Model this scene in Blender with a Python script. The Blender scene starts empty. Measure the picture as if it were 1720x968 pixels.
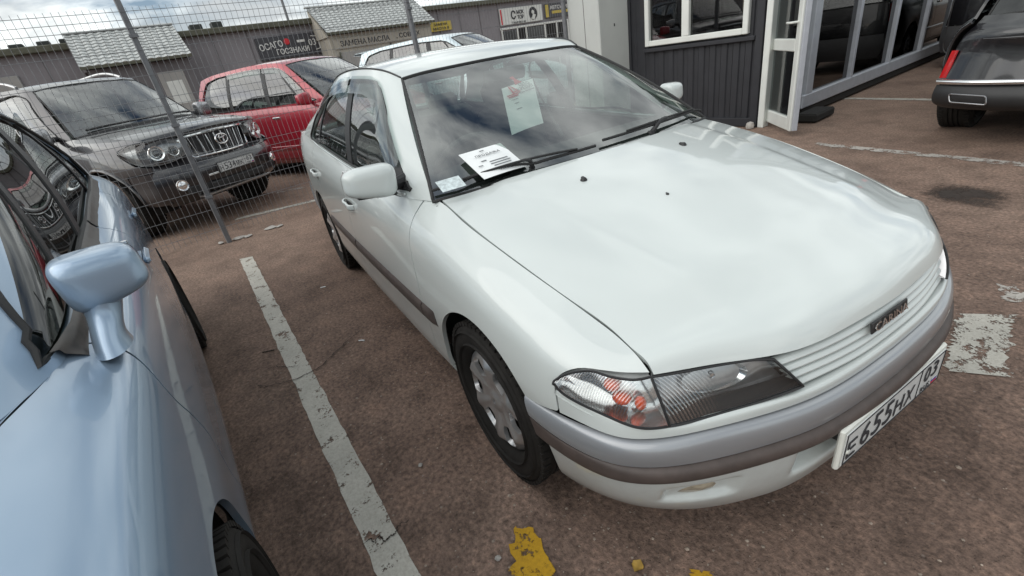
import bpy, bmesh, math, random
import numpy as np
from mathutils import Vector, Matrix
rad = math.radians
random.seed(7)
rng = np.random.default_rng(7)
scene = bpy.context.scene
COL = scene.collection

# ------------------------------------------------------------------ camera
cam_data = bpy.data.cameras.new('camera')
cam = bpy.data.objects.new('camera', cam_data)
COL.objects.link(cam)
scene.camera = cam
cam_data.sensor_width = 36.0
cam_data.lens = 16.288
cam_data.clip_start = 0.02
cam_data.clip_end = 2000.0
_yaw, _pitch, _roll = 2.67192647, -0.471755061, -0.173283187
_f = Vector((math.cos(_pitch) * math.cos(_yaw), math.cos(_pitch) * math.sin(_yaw), math.sin(_pitch)))
_r = _f.cross(Vector((0, 0, 1))).normalized()
_u = _r.cross(_f)
_r2 = math.cos(_roll) * _r + math.sin(_roll) * _u
_u2 = -math.sin(_roll) * _r + math.cos(_roll) * _u
_m = Matrix((_r2, _u2, -_f)).transposed().to_4x4()
_m.translation = Vector((1.17305, -1.258236, 1.352752))
cam.matrix_world = _m

# ------------------------------------------------------------------ sky, sun, exposure
SUN_EL, SUN_AZ = 40.0, -88.0        # degrees; azimuth counted from +X towards +Y
world = bpy.data.worlds.new('World')
scene.world = world
world.use_nodes = True
_nt = world.node_tree
_nt.nodes.clear()
_out = _nt.nodes.new('ShaderNodeOutputWorld')
_bg = _nt.nodes.new('ShaderNodeBackground')
_bg.inputs['Strength'].default_value = 0.080
_sky = _nt.nodes.new('ShaderNodeTexSky')
_sky.sky_type = 'NISHITA'
_sky.sun_disc = False
_sky.sun_elevation = rad(SUN_EL)
_sky.sun_rotation = rad(90.0 - SUN_AZ)
_sky.altitude = 500
_sky.air_density = 1.0
_sky.dust_density = 2.0
# broken cloud over the whole sky
_tc = _nt.nodes.new('ShaderNodeTexCoord')
_sep = _nt.nodes.new('ShaderNodeSeparateXYZ')
_nt.links.new(_tc.outputs['Generated'], _sep.inputs[0])
_zc = _nt.nodes.new('ShaderNodeMath'); _zc.operation = 'MAXIMUM'; _zc.inputs[1].default_value = 0.0
_nt.links.new(_sep.outputs['Z'], _zc.inputs[0])
_za = _nt.nodes.new('ShaderNodeMath'); _za.operation = 'ADD'; _za.inputs[1].default_value = 0.22
_nt.links.new(_zc.outputs[0], _za.inputs[0])
_dv = _nt.nodes.new('ShaderNodeVectorMath'); _dv.operation = 'DIVIDE'
_cb = _nt.nodes.new('ShaderNodeCombineXYZ')
for _k in range(3):
    _nt.links.new(_za.outputs[0], _cb.inputs[_k])
_nt.links.new(_tc.outputs['Generated'], _dv.inputs[0])
_nt.links.new(_cb.outputs[0], _dv.inputs[1])
_no = _nt.nodes.new('ShaderNodeTexNoise')
_no.inputs['Scale'].default_value = 1.6
_no.inputs['Detail'].default_value = 7.0
_no.inputs['Roughness'].default_value = 0.56
_no.inputs['Distortion'].default_value = 0.35
_nt.links.new(_dv.outputs[0], _no.inputs['Vector'])
_rp = _nt.nodes.new('ShaderNodeValToRGB')
_rp.color_ramp.elements[0].position = 0.325
_rp.color_ramp.elements[0].color = (0, 0, 0, 1)
_rp.color_ramp.elements[1].position = 0.52
_rp.color_ramp.elements[1].color = (1, 1, 1, 1)
_nt.links.new(_no.outputs['Fac'], _rp.inputs['Fac'])
_no2 = _nt.nodes.new('ShaderNodeTexNoise')
_no2.inputs['Scale'].default_value = 2.2
_no2.inputs['Detail'].default_value = 6.0
_nt.links.new(_dv.outputs[0], _no2.inputs['Vector'])
_rp2 = _nt.nodes.new('ShaderNodeValToRGB')          # cloud tone: grey bases to white tops
_rp2.color_ramp.elements[0].position = 0.38
_rp2.color_ramp.elements[0].color = (6.0, 6.4, 6.6, 1)
_rp2.color_ramp.elements[1].position = 0.62
_rp2.color_ramp.elements[1].color = (14.5, 15.2, 15.0, 1)
_nt.links.new(_no2.outputs['Fac'], _rp2.inputs['Fac'])
_mx = _nt.nodes.new('ShaderNodeMix'); _mx.data_type = 'RGBA'
_nt.links.new(_rp.outputs['Color'], _mx.inputs[0])
_nt.links.new(_sky.outputs[0], _mx.inputs[6])
_nt.links.new(_rp2.outputs['Color'], _mx.inputs[7])
_nt.links.new(_mx.outputs[2], _bg.inputs['Color'])
_nt.links.new(_bg.outputs[0], _out.inputs['Surface'])

sun_data = bpy.data.lights.new('sun', 'SUN')
sun_data.energy = 1.5
sun_data.angle = rad(80)
sun_data.color = (1.0, 0.965, 0.91)
sun = bpy.data.objects.new('sun', sun_data)
COL.objects.link(sun)
_d = Vector((math.cos(rad(SUN_EL)) * math.cos(rad(SUN_AZ)), math.cos(rad(SUN_EL)) * math.sin(rad(SUN_AZ)), math.sin(rad(SUN_EL))))
sun.rotation_euler = _d.to_track_quat('Z', 'Y').to_euler()
sun.location = (0, 0, 20)

scene.view_settings.view_transform = 'Standard'
scene.view_settings.look = 'None'
scene.view_settings.gamma = 1.0
scene.view_settings.use_curve_mapping = False
scene.view_settings.exposure = 0.38

scene.render.engine = 'CYCLES'
scene.cycles.max_bounces = 7
scene.cycles.diffuse_bounces = 3
scene.cycles.glossy_bounces = 4
scene.cycles.transparent_max_bounces = 14
scene.cycles.caustics_reflective = False
scene.cycles.caustics_refractive = False
scene.cycles.use_denoising = True

# ------------------------------------------------------------------ geometry library
def nspline(t, Y, ts):
    """natural cubic spline through Y (n,k) at t, evaluated at ts"""
    t = np.asarray(t, float); Y = np.asarray(Y, float); n = len(t)
    if n == 2:
        w = ((ts - t[0]) / (t[1] - t[0]))[:, None]
        return Y[0] * (1 - w) + Y[1] * w
    h = np.diff(t)
    A = np.zeros((n, n)); B = np.zeros_like(Y)
    A[0, 0] = A[-1, -1] = 1
    for i in range(1, n - 1):
        A[i, i - 1] = h[i - 1]; A[i, i] = 2 * (h[i - 1] + h[i]); A[i, i + 1] = h[i]
        B[i] = 6 * ((Y[i + 1] - Y[i]) / h[i] - (Y[i] - Y[i - 1]) / h[i - 1])
    M = np.linalg.solve(A, B)
    k = np.clip(np.searchsorted(t, ts, side='right') - 1, 0, n - 2)
    a = (t[k + 1] - ts)[:, None]; b = (ts - t[k])[:, None]; hh = h[k][:, None]
    return (M[k] * a ** 3 + M[k + 1] * b ** 3) / (6 * hh) + (Y[k] / hh - M[k] * hh / 6) * a + (Y[k + 1] / hh - M[k + 1] * hh / 6) * b

def chord(P):
    d = np.linalg.norm(np.diff(P, axis=0), axis=-1)
    return np.concatenate([[0], np.cumsum(np.maximum(d, 1e-6))])

def curve(P, n):
    """n points, evenly spaced, on a smooth curve through P"""
    P = np.asarray(P, float)
    t = chord(P)
    D = nspline(t, P, np.linspace(0, t[-1], n * 6))
    s = chord(D)
    q = np.linspace(0, s[-1], n)
    return np.stack([np.interp(q, s, D[:, k]) for k in range(P.shape[1])], -1)

class M_:
    """a mesh: positions, shading normals, faces"""
    def __init__(s, V, N, F):
        s.V = np.asarray(V, float).reshape(-1, 3); s.N = np.asarray(N, float).reshape(-1, 3); s.F = [tuple(f) for f in F]
    def mirror(s):
        k = np.array([1, -1, 1.])
        return M_(s.V * k, s.N * k, [f[::-1] for f in s.F])
    def flip(s):
        return M_(s.V, -s.N, [f[::-1] for f in s.F])
    def move(s, d):
        return M_(s.V + np.asarray(d, float), s.N, s.F)
    def offset(s, d):
        return M_(s.V + s.N * d, s.N, s.F)
    def __add__(a, b):
        n = len(a.V)
        return M_(np.vstack([a.V, b.V]), np.vstack([a.N, b.N]), a.F + [tuple(i + n for i in f) for f in b.F])

def unit(a):
    return a / np.maximum(np.linalg.norm(a, axis=-1, keepdims=True), 1e-12)

def from_lattice(B, flip=False):
    nu, nv, _ = B.shape
    N = unit(np.cross(np.gradient(B, axis=0), np.gradient(B, axis=1)))
    F = [(i * nv + j, (i + 1) * nv + j, (i + 1) * nv + j + 1, i * nv + j + 1) for i in range(nu - 1) for j in range(nv - 1)]
    m = M_(B.reshape(-1, 3), N.reshape(-1, 3), F)
    return m.flip() if flip else m

def lattice(P, nu, nv):
    P = np.array(P, float); N, M, _ = P.shape
    tu = chord(P.transpose(0, 1, 2).reshape(N, M * 3)) if N > 1 else None
    A = nspline(tu, P.reshape(N, -1), np.linspace(0, tu[-1], nu)).reshape(nu, M, 3)
    tv = np.mean([chord(A[i]) for i in range(0, nu, max(1, nu // 8))], axis=0)
    return nspline(tv, A.transpose(1, 0, 2).reshape(M, -1), np.linspace(0, tv[-1], nv)).reshape(nv, nu, 3).transpose(1, 0, 2)

def surf(P, nu, nv, flip=False):
    return from_lattice(lattice(P, nu, nv), flip)

def clip(m, f):
    """keep the part of m where f >= 0 (f one value per vertex)"""
    keep = f >= 0
    V = m.V; N = m.N
    used = {}; nV = []; nN = []; nF = []
    def vert(i):
        k = used.get(i)
        if k is None:
            k = used[i] = len(nV); nV.append(V[i]); nN.append(N[i])
        return k
    def cut(a, b):
        key = (a, b) if a < b else (b, a)
        k = used.get(key)
        if k is None:
            t = f[a] / (f[a] - f[b])
            k = used[key] = len(nV)
            nV.append(V[a] + (V[b] - V[a]) * t)
            n = N[a] + (N[b] - N[a]) * t
            nN.append(n / max(1e-9, math.sqrt(n @ n)))
        return k
    for face in m.F:
        ks = [keep[i] for i in face]
        if all(ks):
            nF.append(tuple(vert(i) for i in face))
        elif any(ks):
            out = []
            n = len(face)
            for q in range(n):
                a, b = face[q], face[(q + 1) % n]
                if ks[q]:
                    out.append(vert(a))
                if ks[q] != ks[(q + 1) % n]:
                    out.append(cut(a, b))
            if len(out) >= 3:
                nF.append(tuple(out))
    if not nV:
        return M_(np.zeros((0, 3)), np.zeros((0, 3)), [])
    return M_(nV, nN, nF)

def chaikin(P, n=3, closed=True):
    P = np.asarray(P, float)
    for _ in range(n):
        Q = np.roll(P, -1, 0)
        P = np.stack([P * .75 + Q * .25, P * .25 + Q * .75], 1).reshape(-1, P.shape[1])
    return P

def rnd(P, r, n=6):
    """closed polygon with its corners rounded by about r (list or number)"""
    P = np.asarray(P, float); out = []
    k = len(P)
    for i in range(k):
        rr = r[i] if hasattr(r, '__len__') else r
        a, b, c = P[i - 1], P[i], P[(i + 1) % k]
        la, lc = np.linalg.norm(a - b), np.linalg.norm(c - b)
        p0 = b + (a - b) * min(.48, rr / la); p1 = b + (c - b) * min(.48, rr / lc)
        for t in np.linspace(0, 1, n):
            out.append((1 - t) ** 2 * p0 + 2 * t * (1 - t) * b + t * t * p1)
    return np.array(out)

def inside(poly, Q):
    """signed distance of 2-D points Q to a closed polygon, positive inside"""
    poly = np.asarray(poly, float); Q = np.asarray(Q, float)
    best = np.full(len(Q), 1e9); ins = np.zeros(len(Q), bool)
    for i in range(len(poly)):
        a = poly[i]; b = poly[(i + 1) % len(poly)]
        d = b - a; L = d @ d
        if L < 1e-14:
            continue
        t = np.clip(((Q - a) @ d) / L, 0, 1)
        e = Q - a - t[:, None] * d
        best = np.minimum(best, np.einsum('ij,ij->i', e, e))
        if a[1] != b[1]:
            c = (a[1] > Q[:, 1]) != (b[1] > Q[:, 1])
            ins ^= c & (Q[:, 0] < (b[0] - a[0]) * (Q[:, 1] - a[1]) / (b[1] - a[1]) + a[0])
    best = np.sqrt(best)
    return np.where(ins, best, -best)

XZ = [0, 2]; XY = [0, 1]; YZ = [1, 2]

def flange(m, d=0.012, filt=None):
    """turn the open edges of a panel inward by d"""
    cnt = {}
    for f in m.F:
        n = len(f)
        for q in range(n):
            a, b = f[q], f[(q + 1) % n]
            key = (a, b) if a < b else (b, a)
            cnt[key] = None if key in cnt else (a, b)
    E = [e for e in cnt.values() if e is not None]
    if filt is not None:
        E = [e for e in E if filt((m.V[e[0]] + m.V[e[1]]) / 2)]
    acc = {}
    for a, b in E:
        o = np.cross(m.V[b] - m.V[a], m.N[a])
        for k in (a, b):
            acc[k] = acc.get(k, 0) + o
    base = len(m.V); V = []; N = []; idx = {}
    for k, o in acc.items():
        idx[k] = base + len(V)
        V += [m.V[k], m.V[k] - m.N[k] * d]
        o = o / max(1e-12, np.linalg.norm(o))
        N += [o, o]
    F = [(idx[b], idx[a], idx[a] + 1, idx[b] + 1) for a, b in E]
    if not V:
        return m
    return M_(np.vstack([m.V, V]), np.vstack([m.N, N]), m.F + F)

def tagit(o, label=None, cat=None, group=None, kind=None):
    if label: o['label'] = label
    if cat: o['category'] = cat
    if group: o['group'] = group
    if kind: o['kind'] = kind
    return o

def link(name, me, mat=None, parent=None):
    if mat is not None:
        me.materials.append(mat)
    o = bpy.data.objects.new(name, me)
    COL.objects.link(o)
    o.parent = parent
    return o

def empty(name, loc=(0, 0, 0), rz=0.0, label=None, cat=None, group=None):
    o = bpy.data.objects.new(name, None)
    COL.objects.link(o)
    o.location = loc; o.rotation_euler = (0, 0, rz)
    o.empty_display_size = .2
    return tagit(o, label, cat, group)

def put(name, m, mat, parent=None):
    """link a surface mesh with its own shading normals"""
    me = bpy.data.meshes.new(name)
    me.from_pydata(m.V.tolist(), [], m.F)
    me.update()
    me.polygons.foreach_set('use_smooth', np.ones(len(me.polygons), bool))
    me.normals_split_custom_set_from_vertices(m.N.tolist())
    return link(name, me, mat, parent)

class B_:
    """collects hard-edged solids into one mesh"""
    def __init__(s):
        s.V = []; s.F = []
    def add(s, V, F):
        n = len(s.V); s.V += [tuple(map(float, v)) for v in V]; s.F += [tuple(i + n for i in f) for f in F]
        return s
    def addm(s, m):
        return s.add(m.V, m.F)
    def box(s, c, size, rot=None, bev=0.0):
        x, y, z = [k / 2 for k in size]
        b = min(bev, x * .9, y * .9, z * .9)
        if b <= 0:
            V = [(i, j, k) for i in (-x, x) for j in (-y, y) for k in (-z, z)]
            F = [(0, 1, 3, 2), (4, 6, 7, 5), (0, 4, 5, 1), (2, 3, 7, 6), (0, 2, 6, 4), (1, 5, 7, 3)]
        else:
            V = []; ix = {}
            for i in (-1, 1):
                for j in (-1, 1):
                    for k in (-1, 1):
                        for a in range(3):
                            e = [x - b, y - b, z - b]; e[a] += b
                            ix[(i, j, k, a)] = len(V); V.append((i * e[0], j * e[1], k * e[2]))
            F = []
            for a in range(3):
                p, q = (a + 1) % 3, (a + 2) % 3
                for sg in (-1, 1):
                    L = []
                    for u, v in ((-1, -1), (1, -1), (1, 1), (-1, 1)):
                        c3 = [0, 0, 0]; c3[a] = sg; c3[p] = u; c3[q] = v
                        L.append(ix[(*c3, a)])
                    F.append(tuple(L if sg > 0 else L[::-1]))
            for a in range(3):
                p, q = (a + 1) % 3, (a + 2) % 3
                for u in (-1, 1):
                    for v in (-1, 1):
                        c0 = [0, 0, 0]; c1 = [0, 0, 0]
                        c0[a] = -1; c1[a] = 1
                        for c_ in (c0, c1):
                            c_[p] = u; c_[q] = v
                        L = (ix[(*c0, p)], ix[(*c1, p)], ix[(*c1, q)], ix[(*c0, q)])
                        F.append(L if u * v > 0 else L[::-1])
            for i in (-1, 1):
                for j in (-1, 1):
                    for k in (-1, 1):
                        L = tuple(ix[(i, j, k, a)] for a in range(3))
                        F.append(L if i * j * k > 0 else L[::-1])
        R = rot if rot is not None else Matrix.Identity(3)
        V = [tuple((R @ Vector(v)) + Vector(c)) for v in V]
        return s.add(V, F)
    def tube(s, P, r, n=10, caps=True, closed=False):
        P = [Vector(p) for p in P]; k = len(P)
        rr = r if hasattr(r, '__len__') else [r] * k
        V = []; F = []
        up = None
        for i in range(k):
            if closed:
                t = P[(i + 1) % k] - P[i - 1]
            else:
                t = P[min(i + 1, k - 1)] - P[max(i - 1, 0)]
            t.normalize()
            if up is None:
                up = t.orthogonal().normalized()
            up = (up - t * up.dot(t)).normalized()
            w = t.cross(up)
            for j in range(n):
                a = 2 * math.pi * j / n
                V.append(P[i] + (up * math.cos(a) + w * math.sin(a)) * rr[i])
        for i in range(k if closed else k - 1):
            i2 = (i + 1) % k
            for j in range(n):
                F.append((i * n + j, i * n + (j + 1) % n, i2 * n + (j + 1) % n, i2 * n + j))
        if caps and not closed:
            F.append(tuple(range(n))[::-1]); F.append(tuple((k - 1) * n + j for j in range(n)))
        return s.add(V, F)
    def lathe(s, prof, c=(0, 0, 0), axis='y', n=48, close=False):
        """prof: (radius, height along the axis)"""
        V = []; F = []; k = len(prof)
        for j in range(n):
            a = 2 * math.pi * j / n
            for r, h in prof:
                u, v = r * math.cos(a), r * math.sin(a)
                if axis == 'y': p = (u, h, v)
                elif axis == 'z': p = (u, v, h)
                else: p = (h, u, v)
                V.append((p[0] + c[0], p[1] + c[1], p[2] + c[2]))
        for j in range(n):
            j2 = (j + 1) % n
            for i in range(k if close else k - 1):
                i2 = (i + 1) % k
                F.append((j * k + i, j * k + i2, j2 * k + i2, j2 * k + i))
        return s.add(V, F)
    def prism(s, poly, a, b, f):
        """extrude a 2-D outline from a to b; f(u, v, t) gives the point"""
        n = len(poly)
        V = [f(u, v, a) for u, v in poly] + [f(u, v, b) for u, v in poly]
        F = [tuple(range(n)), tuple(range(2 * n - 1, n - 1, -1))]
        F += [(i, n + i, n + (i + 1) % n, (i + 1) % n) for i in range(n)]
        return s.add(V, F)
    def mesh(s, name, ang=35, weld=True):
        me = bpy.data.meshes.new(name)
        me.from_pydata(s.V, [], s.F)
        bm = bmesh.new(); bm.from_mesh(me)
        if weld:
            bmesh.ops.remove_doubles(bm, verts=bm.verts, dist=1e-5)
        bmesh.ops.recalc_face_normals(bm, faces=bm.faces)
        bm.to_mesh(me); bm.free()
        me.polygons.foreach_set('use_smooth', np.ones(len(me.polygons), bool))
        me.set_sharp_from_angle(angle=rad(ang))
        return me
    def build(s, name, mat, parent=None, ang=35, weld=True):
        return link(name, s.mesh(name, ang, weld), mat, parent)

def text_mesh(txt, size=1.0, extrude=0.0, align='CENTER', shear=0.0, offset=0.0, xs=1.0, space=1.0):
    """lettering as a mesh in the XY plane, centred on its own middle"""
    cu = bpy.data.curves.new('lettering', 'FONT')
    cu.body = txt; cu.size = size; cu.extrude = extrude; cu.align_x = align; cu.align_y = 'CENTER'
    cu.shear = shear; cu.offset = offset; cu.space_character = space
    cu.resolution_u = 3
    o = bpy.data.objects.new('lettering', cu)
    COL.objects.link(o)
    dg = bpy.context.evaluated_depsgraph_get()
    me = bpy.data.meshes.new_from_object(o.evaluated_get(dg))
    bpy.data.objects.remove(o)
    V = np.array([v.co for v in me.vertices])
    F = [tuple(p.vertices) for p in me.polygons]
    bpy.data.meshes.remove(me)
    if len(V):
        c = (V.min(0) + V.max(0)) / 2
        V = V - c
        V[:, 0] *= xs
    return V, F

def lettering(name, txt, size, mat, parent, origin, ux, uy, width=None, extrude=0.001, shear=0.0, lift=0.001, offset=0.0):
    """text laid on the plane spanned by ux, uy at origin; size = capital height"""
    V, F = text_mesh(txt, 1.0, 0.0, shear=shear, offset=offset)
    h = V[:, 1].max() - V[:, 1].min()
    V = V * (size / h)
    if width:
        V[:, 0] *= width / (V[:, 0].max() - V[:, 0].min())
    ux = np.array(ux, float); uy = np.array(uy, float)
    n = np.cross(ux, uy)
    W = np.array(origin, float) + V[:, :1] * ux + V[:, 1:2] * uy + n * lift
    b = B_()
    me = bpy.data.meshes.new(name)
    me.from_pydata(W.tolist(), [], F)
    bm = bmesh.new(); bm.from_mesh(me)
    g = bmesh.ops.extrude_face_region(bm, geom=bm.faces[:])
    bmesh.ops.translate(bm, verts=[v for v in g['geom'] if isinstance(v, bmesh.types.BMVert)], vec=Vector(n * extrude))
    bmesh.ops.recalc_face_normals(bm, faces=bm.faces)
    bm.to_mesh(me); bm.free()
    return link(name, me, mat, parent)

# ------------------------------------------------------------------ materials
def nodes(name):
    m = bpy.data.materials.new(name); m.use_nodes = True
    nt = m.node_tree
    return m, nt, nt.nodes['Principled BSDF']

def noise(nt, scale, detail=4.0, rough=.55, coord='Object', vec=None):
    n = nt.nodes.new('ShaderNodeTexNoise')
    n.inputs['Scale'].default_value = scale; n.inputs['Detail'].default_value = detail; n.inputs['Roughness'].default_value = rough
    if vec is None:
        t = nt.nodes.new('ShaderNodeTexCoord'); vec = t.outputs[coord]
    nt.links.new(vec, n.inputs['Vector'])
    return n

def ramp(nt, src, stops):
    r = nt.nodes.new('ShaderNodeValToRGB')
    e = r.color_ramp.elements
    while len(e) < len(stops): e.new(.5)
    for k, (p, c) in enumerate(stops):
        e[k].position = p; e[k].color = (*c, 1) if len(c) == 3 else c
    nt.links.new(src, r.inputs['Fac'])
    return r

def mixc(nt, fac, a, b, mode='MIX'):
    m = nt.nodes.new('ShaderNodeMix'); m.data_type = 'RGBA'; m.blend_type = mode
    for s, v in ((0, fac), (6, a), (7, b)):
        if hasattr(v, 'links') or isinstance(v, bpy.types.NodeSocket): nt.links.new(v, m.inputs[s])
        elif s == 0: m.inputs[0].default_value = v
        else: m.inputs[s].default_value = (*v, 1)
    return m.outputs[2]

def bump(nt, bs, src, strength, dist):
    b = nt.nodes.new('ShaderNodeBump')
    b.inputs['Strength'].default_value = strength; b.inputs['Distance'].default_value = dist
    nt.links.new(src, b.inputs['Height'])
    nt.links.new(b.outputs[0], bs.inputs['Normal'])
    return b

def mat(name, col, rough=.5, metal=0.0, var=.12, scale=9.0, bmp=0.0, bscale=120.0, coat=0.0, spec=.5):
    m, nt, bs = nodes(name)
    n = noise(nt, scale, 5)
    c = ramp(nt, n.outputs['Fac'], [(.3, tuple(k * (1 - var) for k in col)), (.7, tuple(min(1, k * (1 + var)) for k in col))])
    nt.links.new(c.outputs['Color'], bs.inputs['Base Color'])
    bs.inputs['Roughness'].default_value = rough; bs.inputs['Metallic'].default_value = metal
    bs.inputs['Coat Weight'].default_value = coat; bs.inputs['Coat Roughness'].default_value = .04
    bs.inputs['Specular IOR Level'].default_value = spec
    if bmp > 0:
        b = noise(nt, bscale, 3)
        bump(nt, bs, b.outputs['Fac'], bmp, .002)
    return m

def paint(name, col, metal=0.0, rough=.32, coat=1.0, flake=0.0, dirt=.25, dirtcol=(.19, .14, .105)):
    """car paint: clear coat, slight orange peel, road dust on the lower parts"""
    m, nt, bs = nodes(name)
    tc = nt.nodes.new('ShaderNodeTexCoord')
    n = noise(nt, 2.3, 6, .6, vec=tc.outputs['Object'])
    n2 = noise(nt, 34, 4, .6, vec=tc.outputs['Object'])
    sp = nt.nodes.new('ShaderNodeSeparateXYZ'); nt.links.new(tc.outputs['Object'], sp.inputs[0])
    mr = nt.nodes.new('ShaderNodeMapRange')
    mr.inputs['From Min'].default_value = .62; mr.inputs['From Max'].default_value = .16
    nt.links.new(sp.outputs['Z'], mr.inputs['Value'])
    mu = nt.nodes.new('ShaderNodeMath'); mu.operation = 'MULTIPLY'
    nt.links.new(mr.outputs[0], mu.inputs[0]); nt.links.new(n2.outputs['Fac'], mu.inputs[1])
    mu2 = nt.nodes.new('ShaderNodeMath'); mu2.operation = 'MULTIPLY_ADD'
    nt.links.new(mu.outputs[0], mu2.inputs[0]); mu2.inputs[1].default_value = dirt * 1.6
    hz = nt.nodes.new('ShaderNodeMath'); hz.operation = 'MULTIPLY'; hz.inputs[1].default_value = dirt * .12
    nt.links.new(n.outputs['Fac'], hz.inputs[0]); nt.links.new(hz.outputs[0], mu2.inputs[2])
    c = mixc(nt, mu2.outputs[0], col, dirtcol)
    nt.links.new(c, bs.inputs['Base Color'])
    bs.inputs['Metallic'].default_value = metal
    bs.inputs['Roughness'].default_value = rough
    bs.inputs['Coat Weight'].default_value = coat
    cr = nt.nodes.new('ShaderNodeMath'); cr.operation = 'MULTIPLY_ADD'; cr.inputs[1].default_value = .5; cr.inputs[2].default_value = .035
    nt.links.new(mu2.outputs[0], cr.inputs[0]); nt.links.new(cr.outputs[0], bs.inputs['Coat Roughness'])
    op = noise(nt, 160, 2, .5, vec=tc.outputs['Object'])
    bump(nt, bs, op.outputs['Fac'], .025, .0015)
    return m

def glass(name, tint=(.55, .62, .58), ior=1.45, rough=0.0, boost=1.0):
    """thin window pane: Fresnel mirror over a tinted see-through sheet"""
    m = bpy.data.materials.new(name); m.use_nodes = True
    nt = m.node_tree; nt.nodes.clear()
    o = nt.nodes.new('ShaderNodeOutputMaterial')
    f0 = ((ior - 1) / (ior + 1)) ** 2 * 1.85          # two faces of the pane
    lw = nt.nodes.new('ShaderNodeLayerWeight'); lw.inputs['Blend'].default_value = .5
    pw = nt.nodes.new('ShaderNodeMath'); pw.operation = 'POWER'; pw.inputs[1].default_value = 5.0
    nt.links.new(lw.outputs['Facing'], pw.inputs[0])
    ml = nt.nodes.new('ShaderNodeMath'); ml.operation = 'MULTIPLY_ADD'; ml.inputs[1].default_value = (1 - f0) * boost; ml.inputs[2].default_value = f0; ml.use_clamp = True
    nt.links.new(pw.outputs[0], ml.inputs[0])
    tr = nt.nodes.new('ShaderNodeBsdfTransparent'); tr.inputs['Color'].default_value = (*tint, 1)
    gl = nt.nodes.new('ShaderNodeBsdfGlossy'); gl.inputs['Roughness'].default_value = rough
    gl.inputs['Color'].default_value = (1, 1, 1, 1)
    mx = nt.nodes.new('ShaderNodeMixShader')
    nt.links.new(ml.outputs[0], mx.inputs[0]); nt.links.new(tr.outputs[0], mx.inputs[1]); nt.links.new(gl.outputs[0], mx.inputs[2])
    nt.links.new(mx.outputs[0], o.inputs['Surface'])
    return m

MT = {}
MT['white'] = paint('white_car_paint', (.575, .617, .605), dirt=.2, rough=.4)
MT['bumper_grey'] = paint('bumper_grey_paint', (.30, .315, .335), metal=.35, rough=.36, dirt=.16)
MT['brown_trim'] = mat('brown_rubber_trim', (.075, .058, .052), .55, var=.2, scale=20, bmp=.1)
MT['rubber'] = mat('black_rubber', (.012, .012, .012), .6, bmp=.12, bscale=200)
MT['tyre'] = mat('tyre_rubber', (.018, .0165, .015), .82, var=.35, scale=14, bmp=.3, bscale=90, spec=.25)
MT['black_plastic'] = mat('black_plastic', (.018, .018, .019), .5, bmp=.15, bscale=300)
MT['under'] = mat('dark_underbody', (.012, .011, .010), .9)
MT['chrome'] = mat('chrome', (.78, .78, .78), .09, 1.0, var=.04)
MT['silver'] = mat('silver_wheel_paint', (.56, .56, .56), .30, .75, var=.12, scale=16)
MT['glass'] = glass('window_glass', (.42, .50, .47), 1.85)
MT['ws_glass'] = glass('windscreen_glass', (.60, .68, .64), 2.0)
MT['lens'] = glass('lamp_lens', (.93, .95, .95), 1.5)
MT['interior'] = mat('interior_grey', (.085, .083, .08), .85, bmp=.2)
MT['interior_light'] = mat('interior_fabric', (.16, .155, .145), .95, bmp=.3)
MT['paper'] = mat('paper', (.78, .80, .80), .8, var=.03)
MT['ink'] = mat('ink', (.03, .03, .035), .8)
MT['red_ink'] = mat('red_ink', (.55, .03, .04), .7)
MT['plate_white'] = mat('plate_white', (.62, .63, .62), .45, var=.06, scale=30)
MT['orange'] = mat('orange_bulb', (.80, .085, .012), .2)
MT['plate_frame'] = mat('plate_holder_white', (.70, .71, .66), .45, var=.1)
MT['flag_blue'] = mat('flag_blue', (.03, .06, .35), .6)
MT['red_lens'] = mat('red_lens', (.45, .012, .014), .15, coat=1.0)
MT['visor'] = glass('smoked_deflector', (.55, .62, .60), 1.7, .06)
MT['fog'] = mat('fog_lamp_glass', (.33, .29, .22), .12, coat=1.0, var=.35, scale=40)
MT['lamp_chrome'] = mat('lamp_reflector', (.92, .92, .92), .14, .9)
MT['lamp_dark'] = mat('lamp_housing_grey', (.50, .50, .51), .30, .85, var=.15, scale=20)
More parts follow.
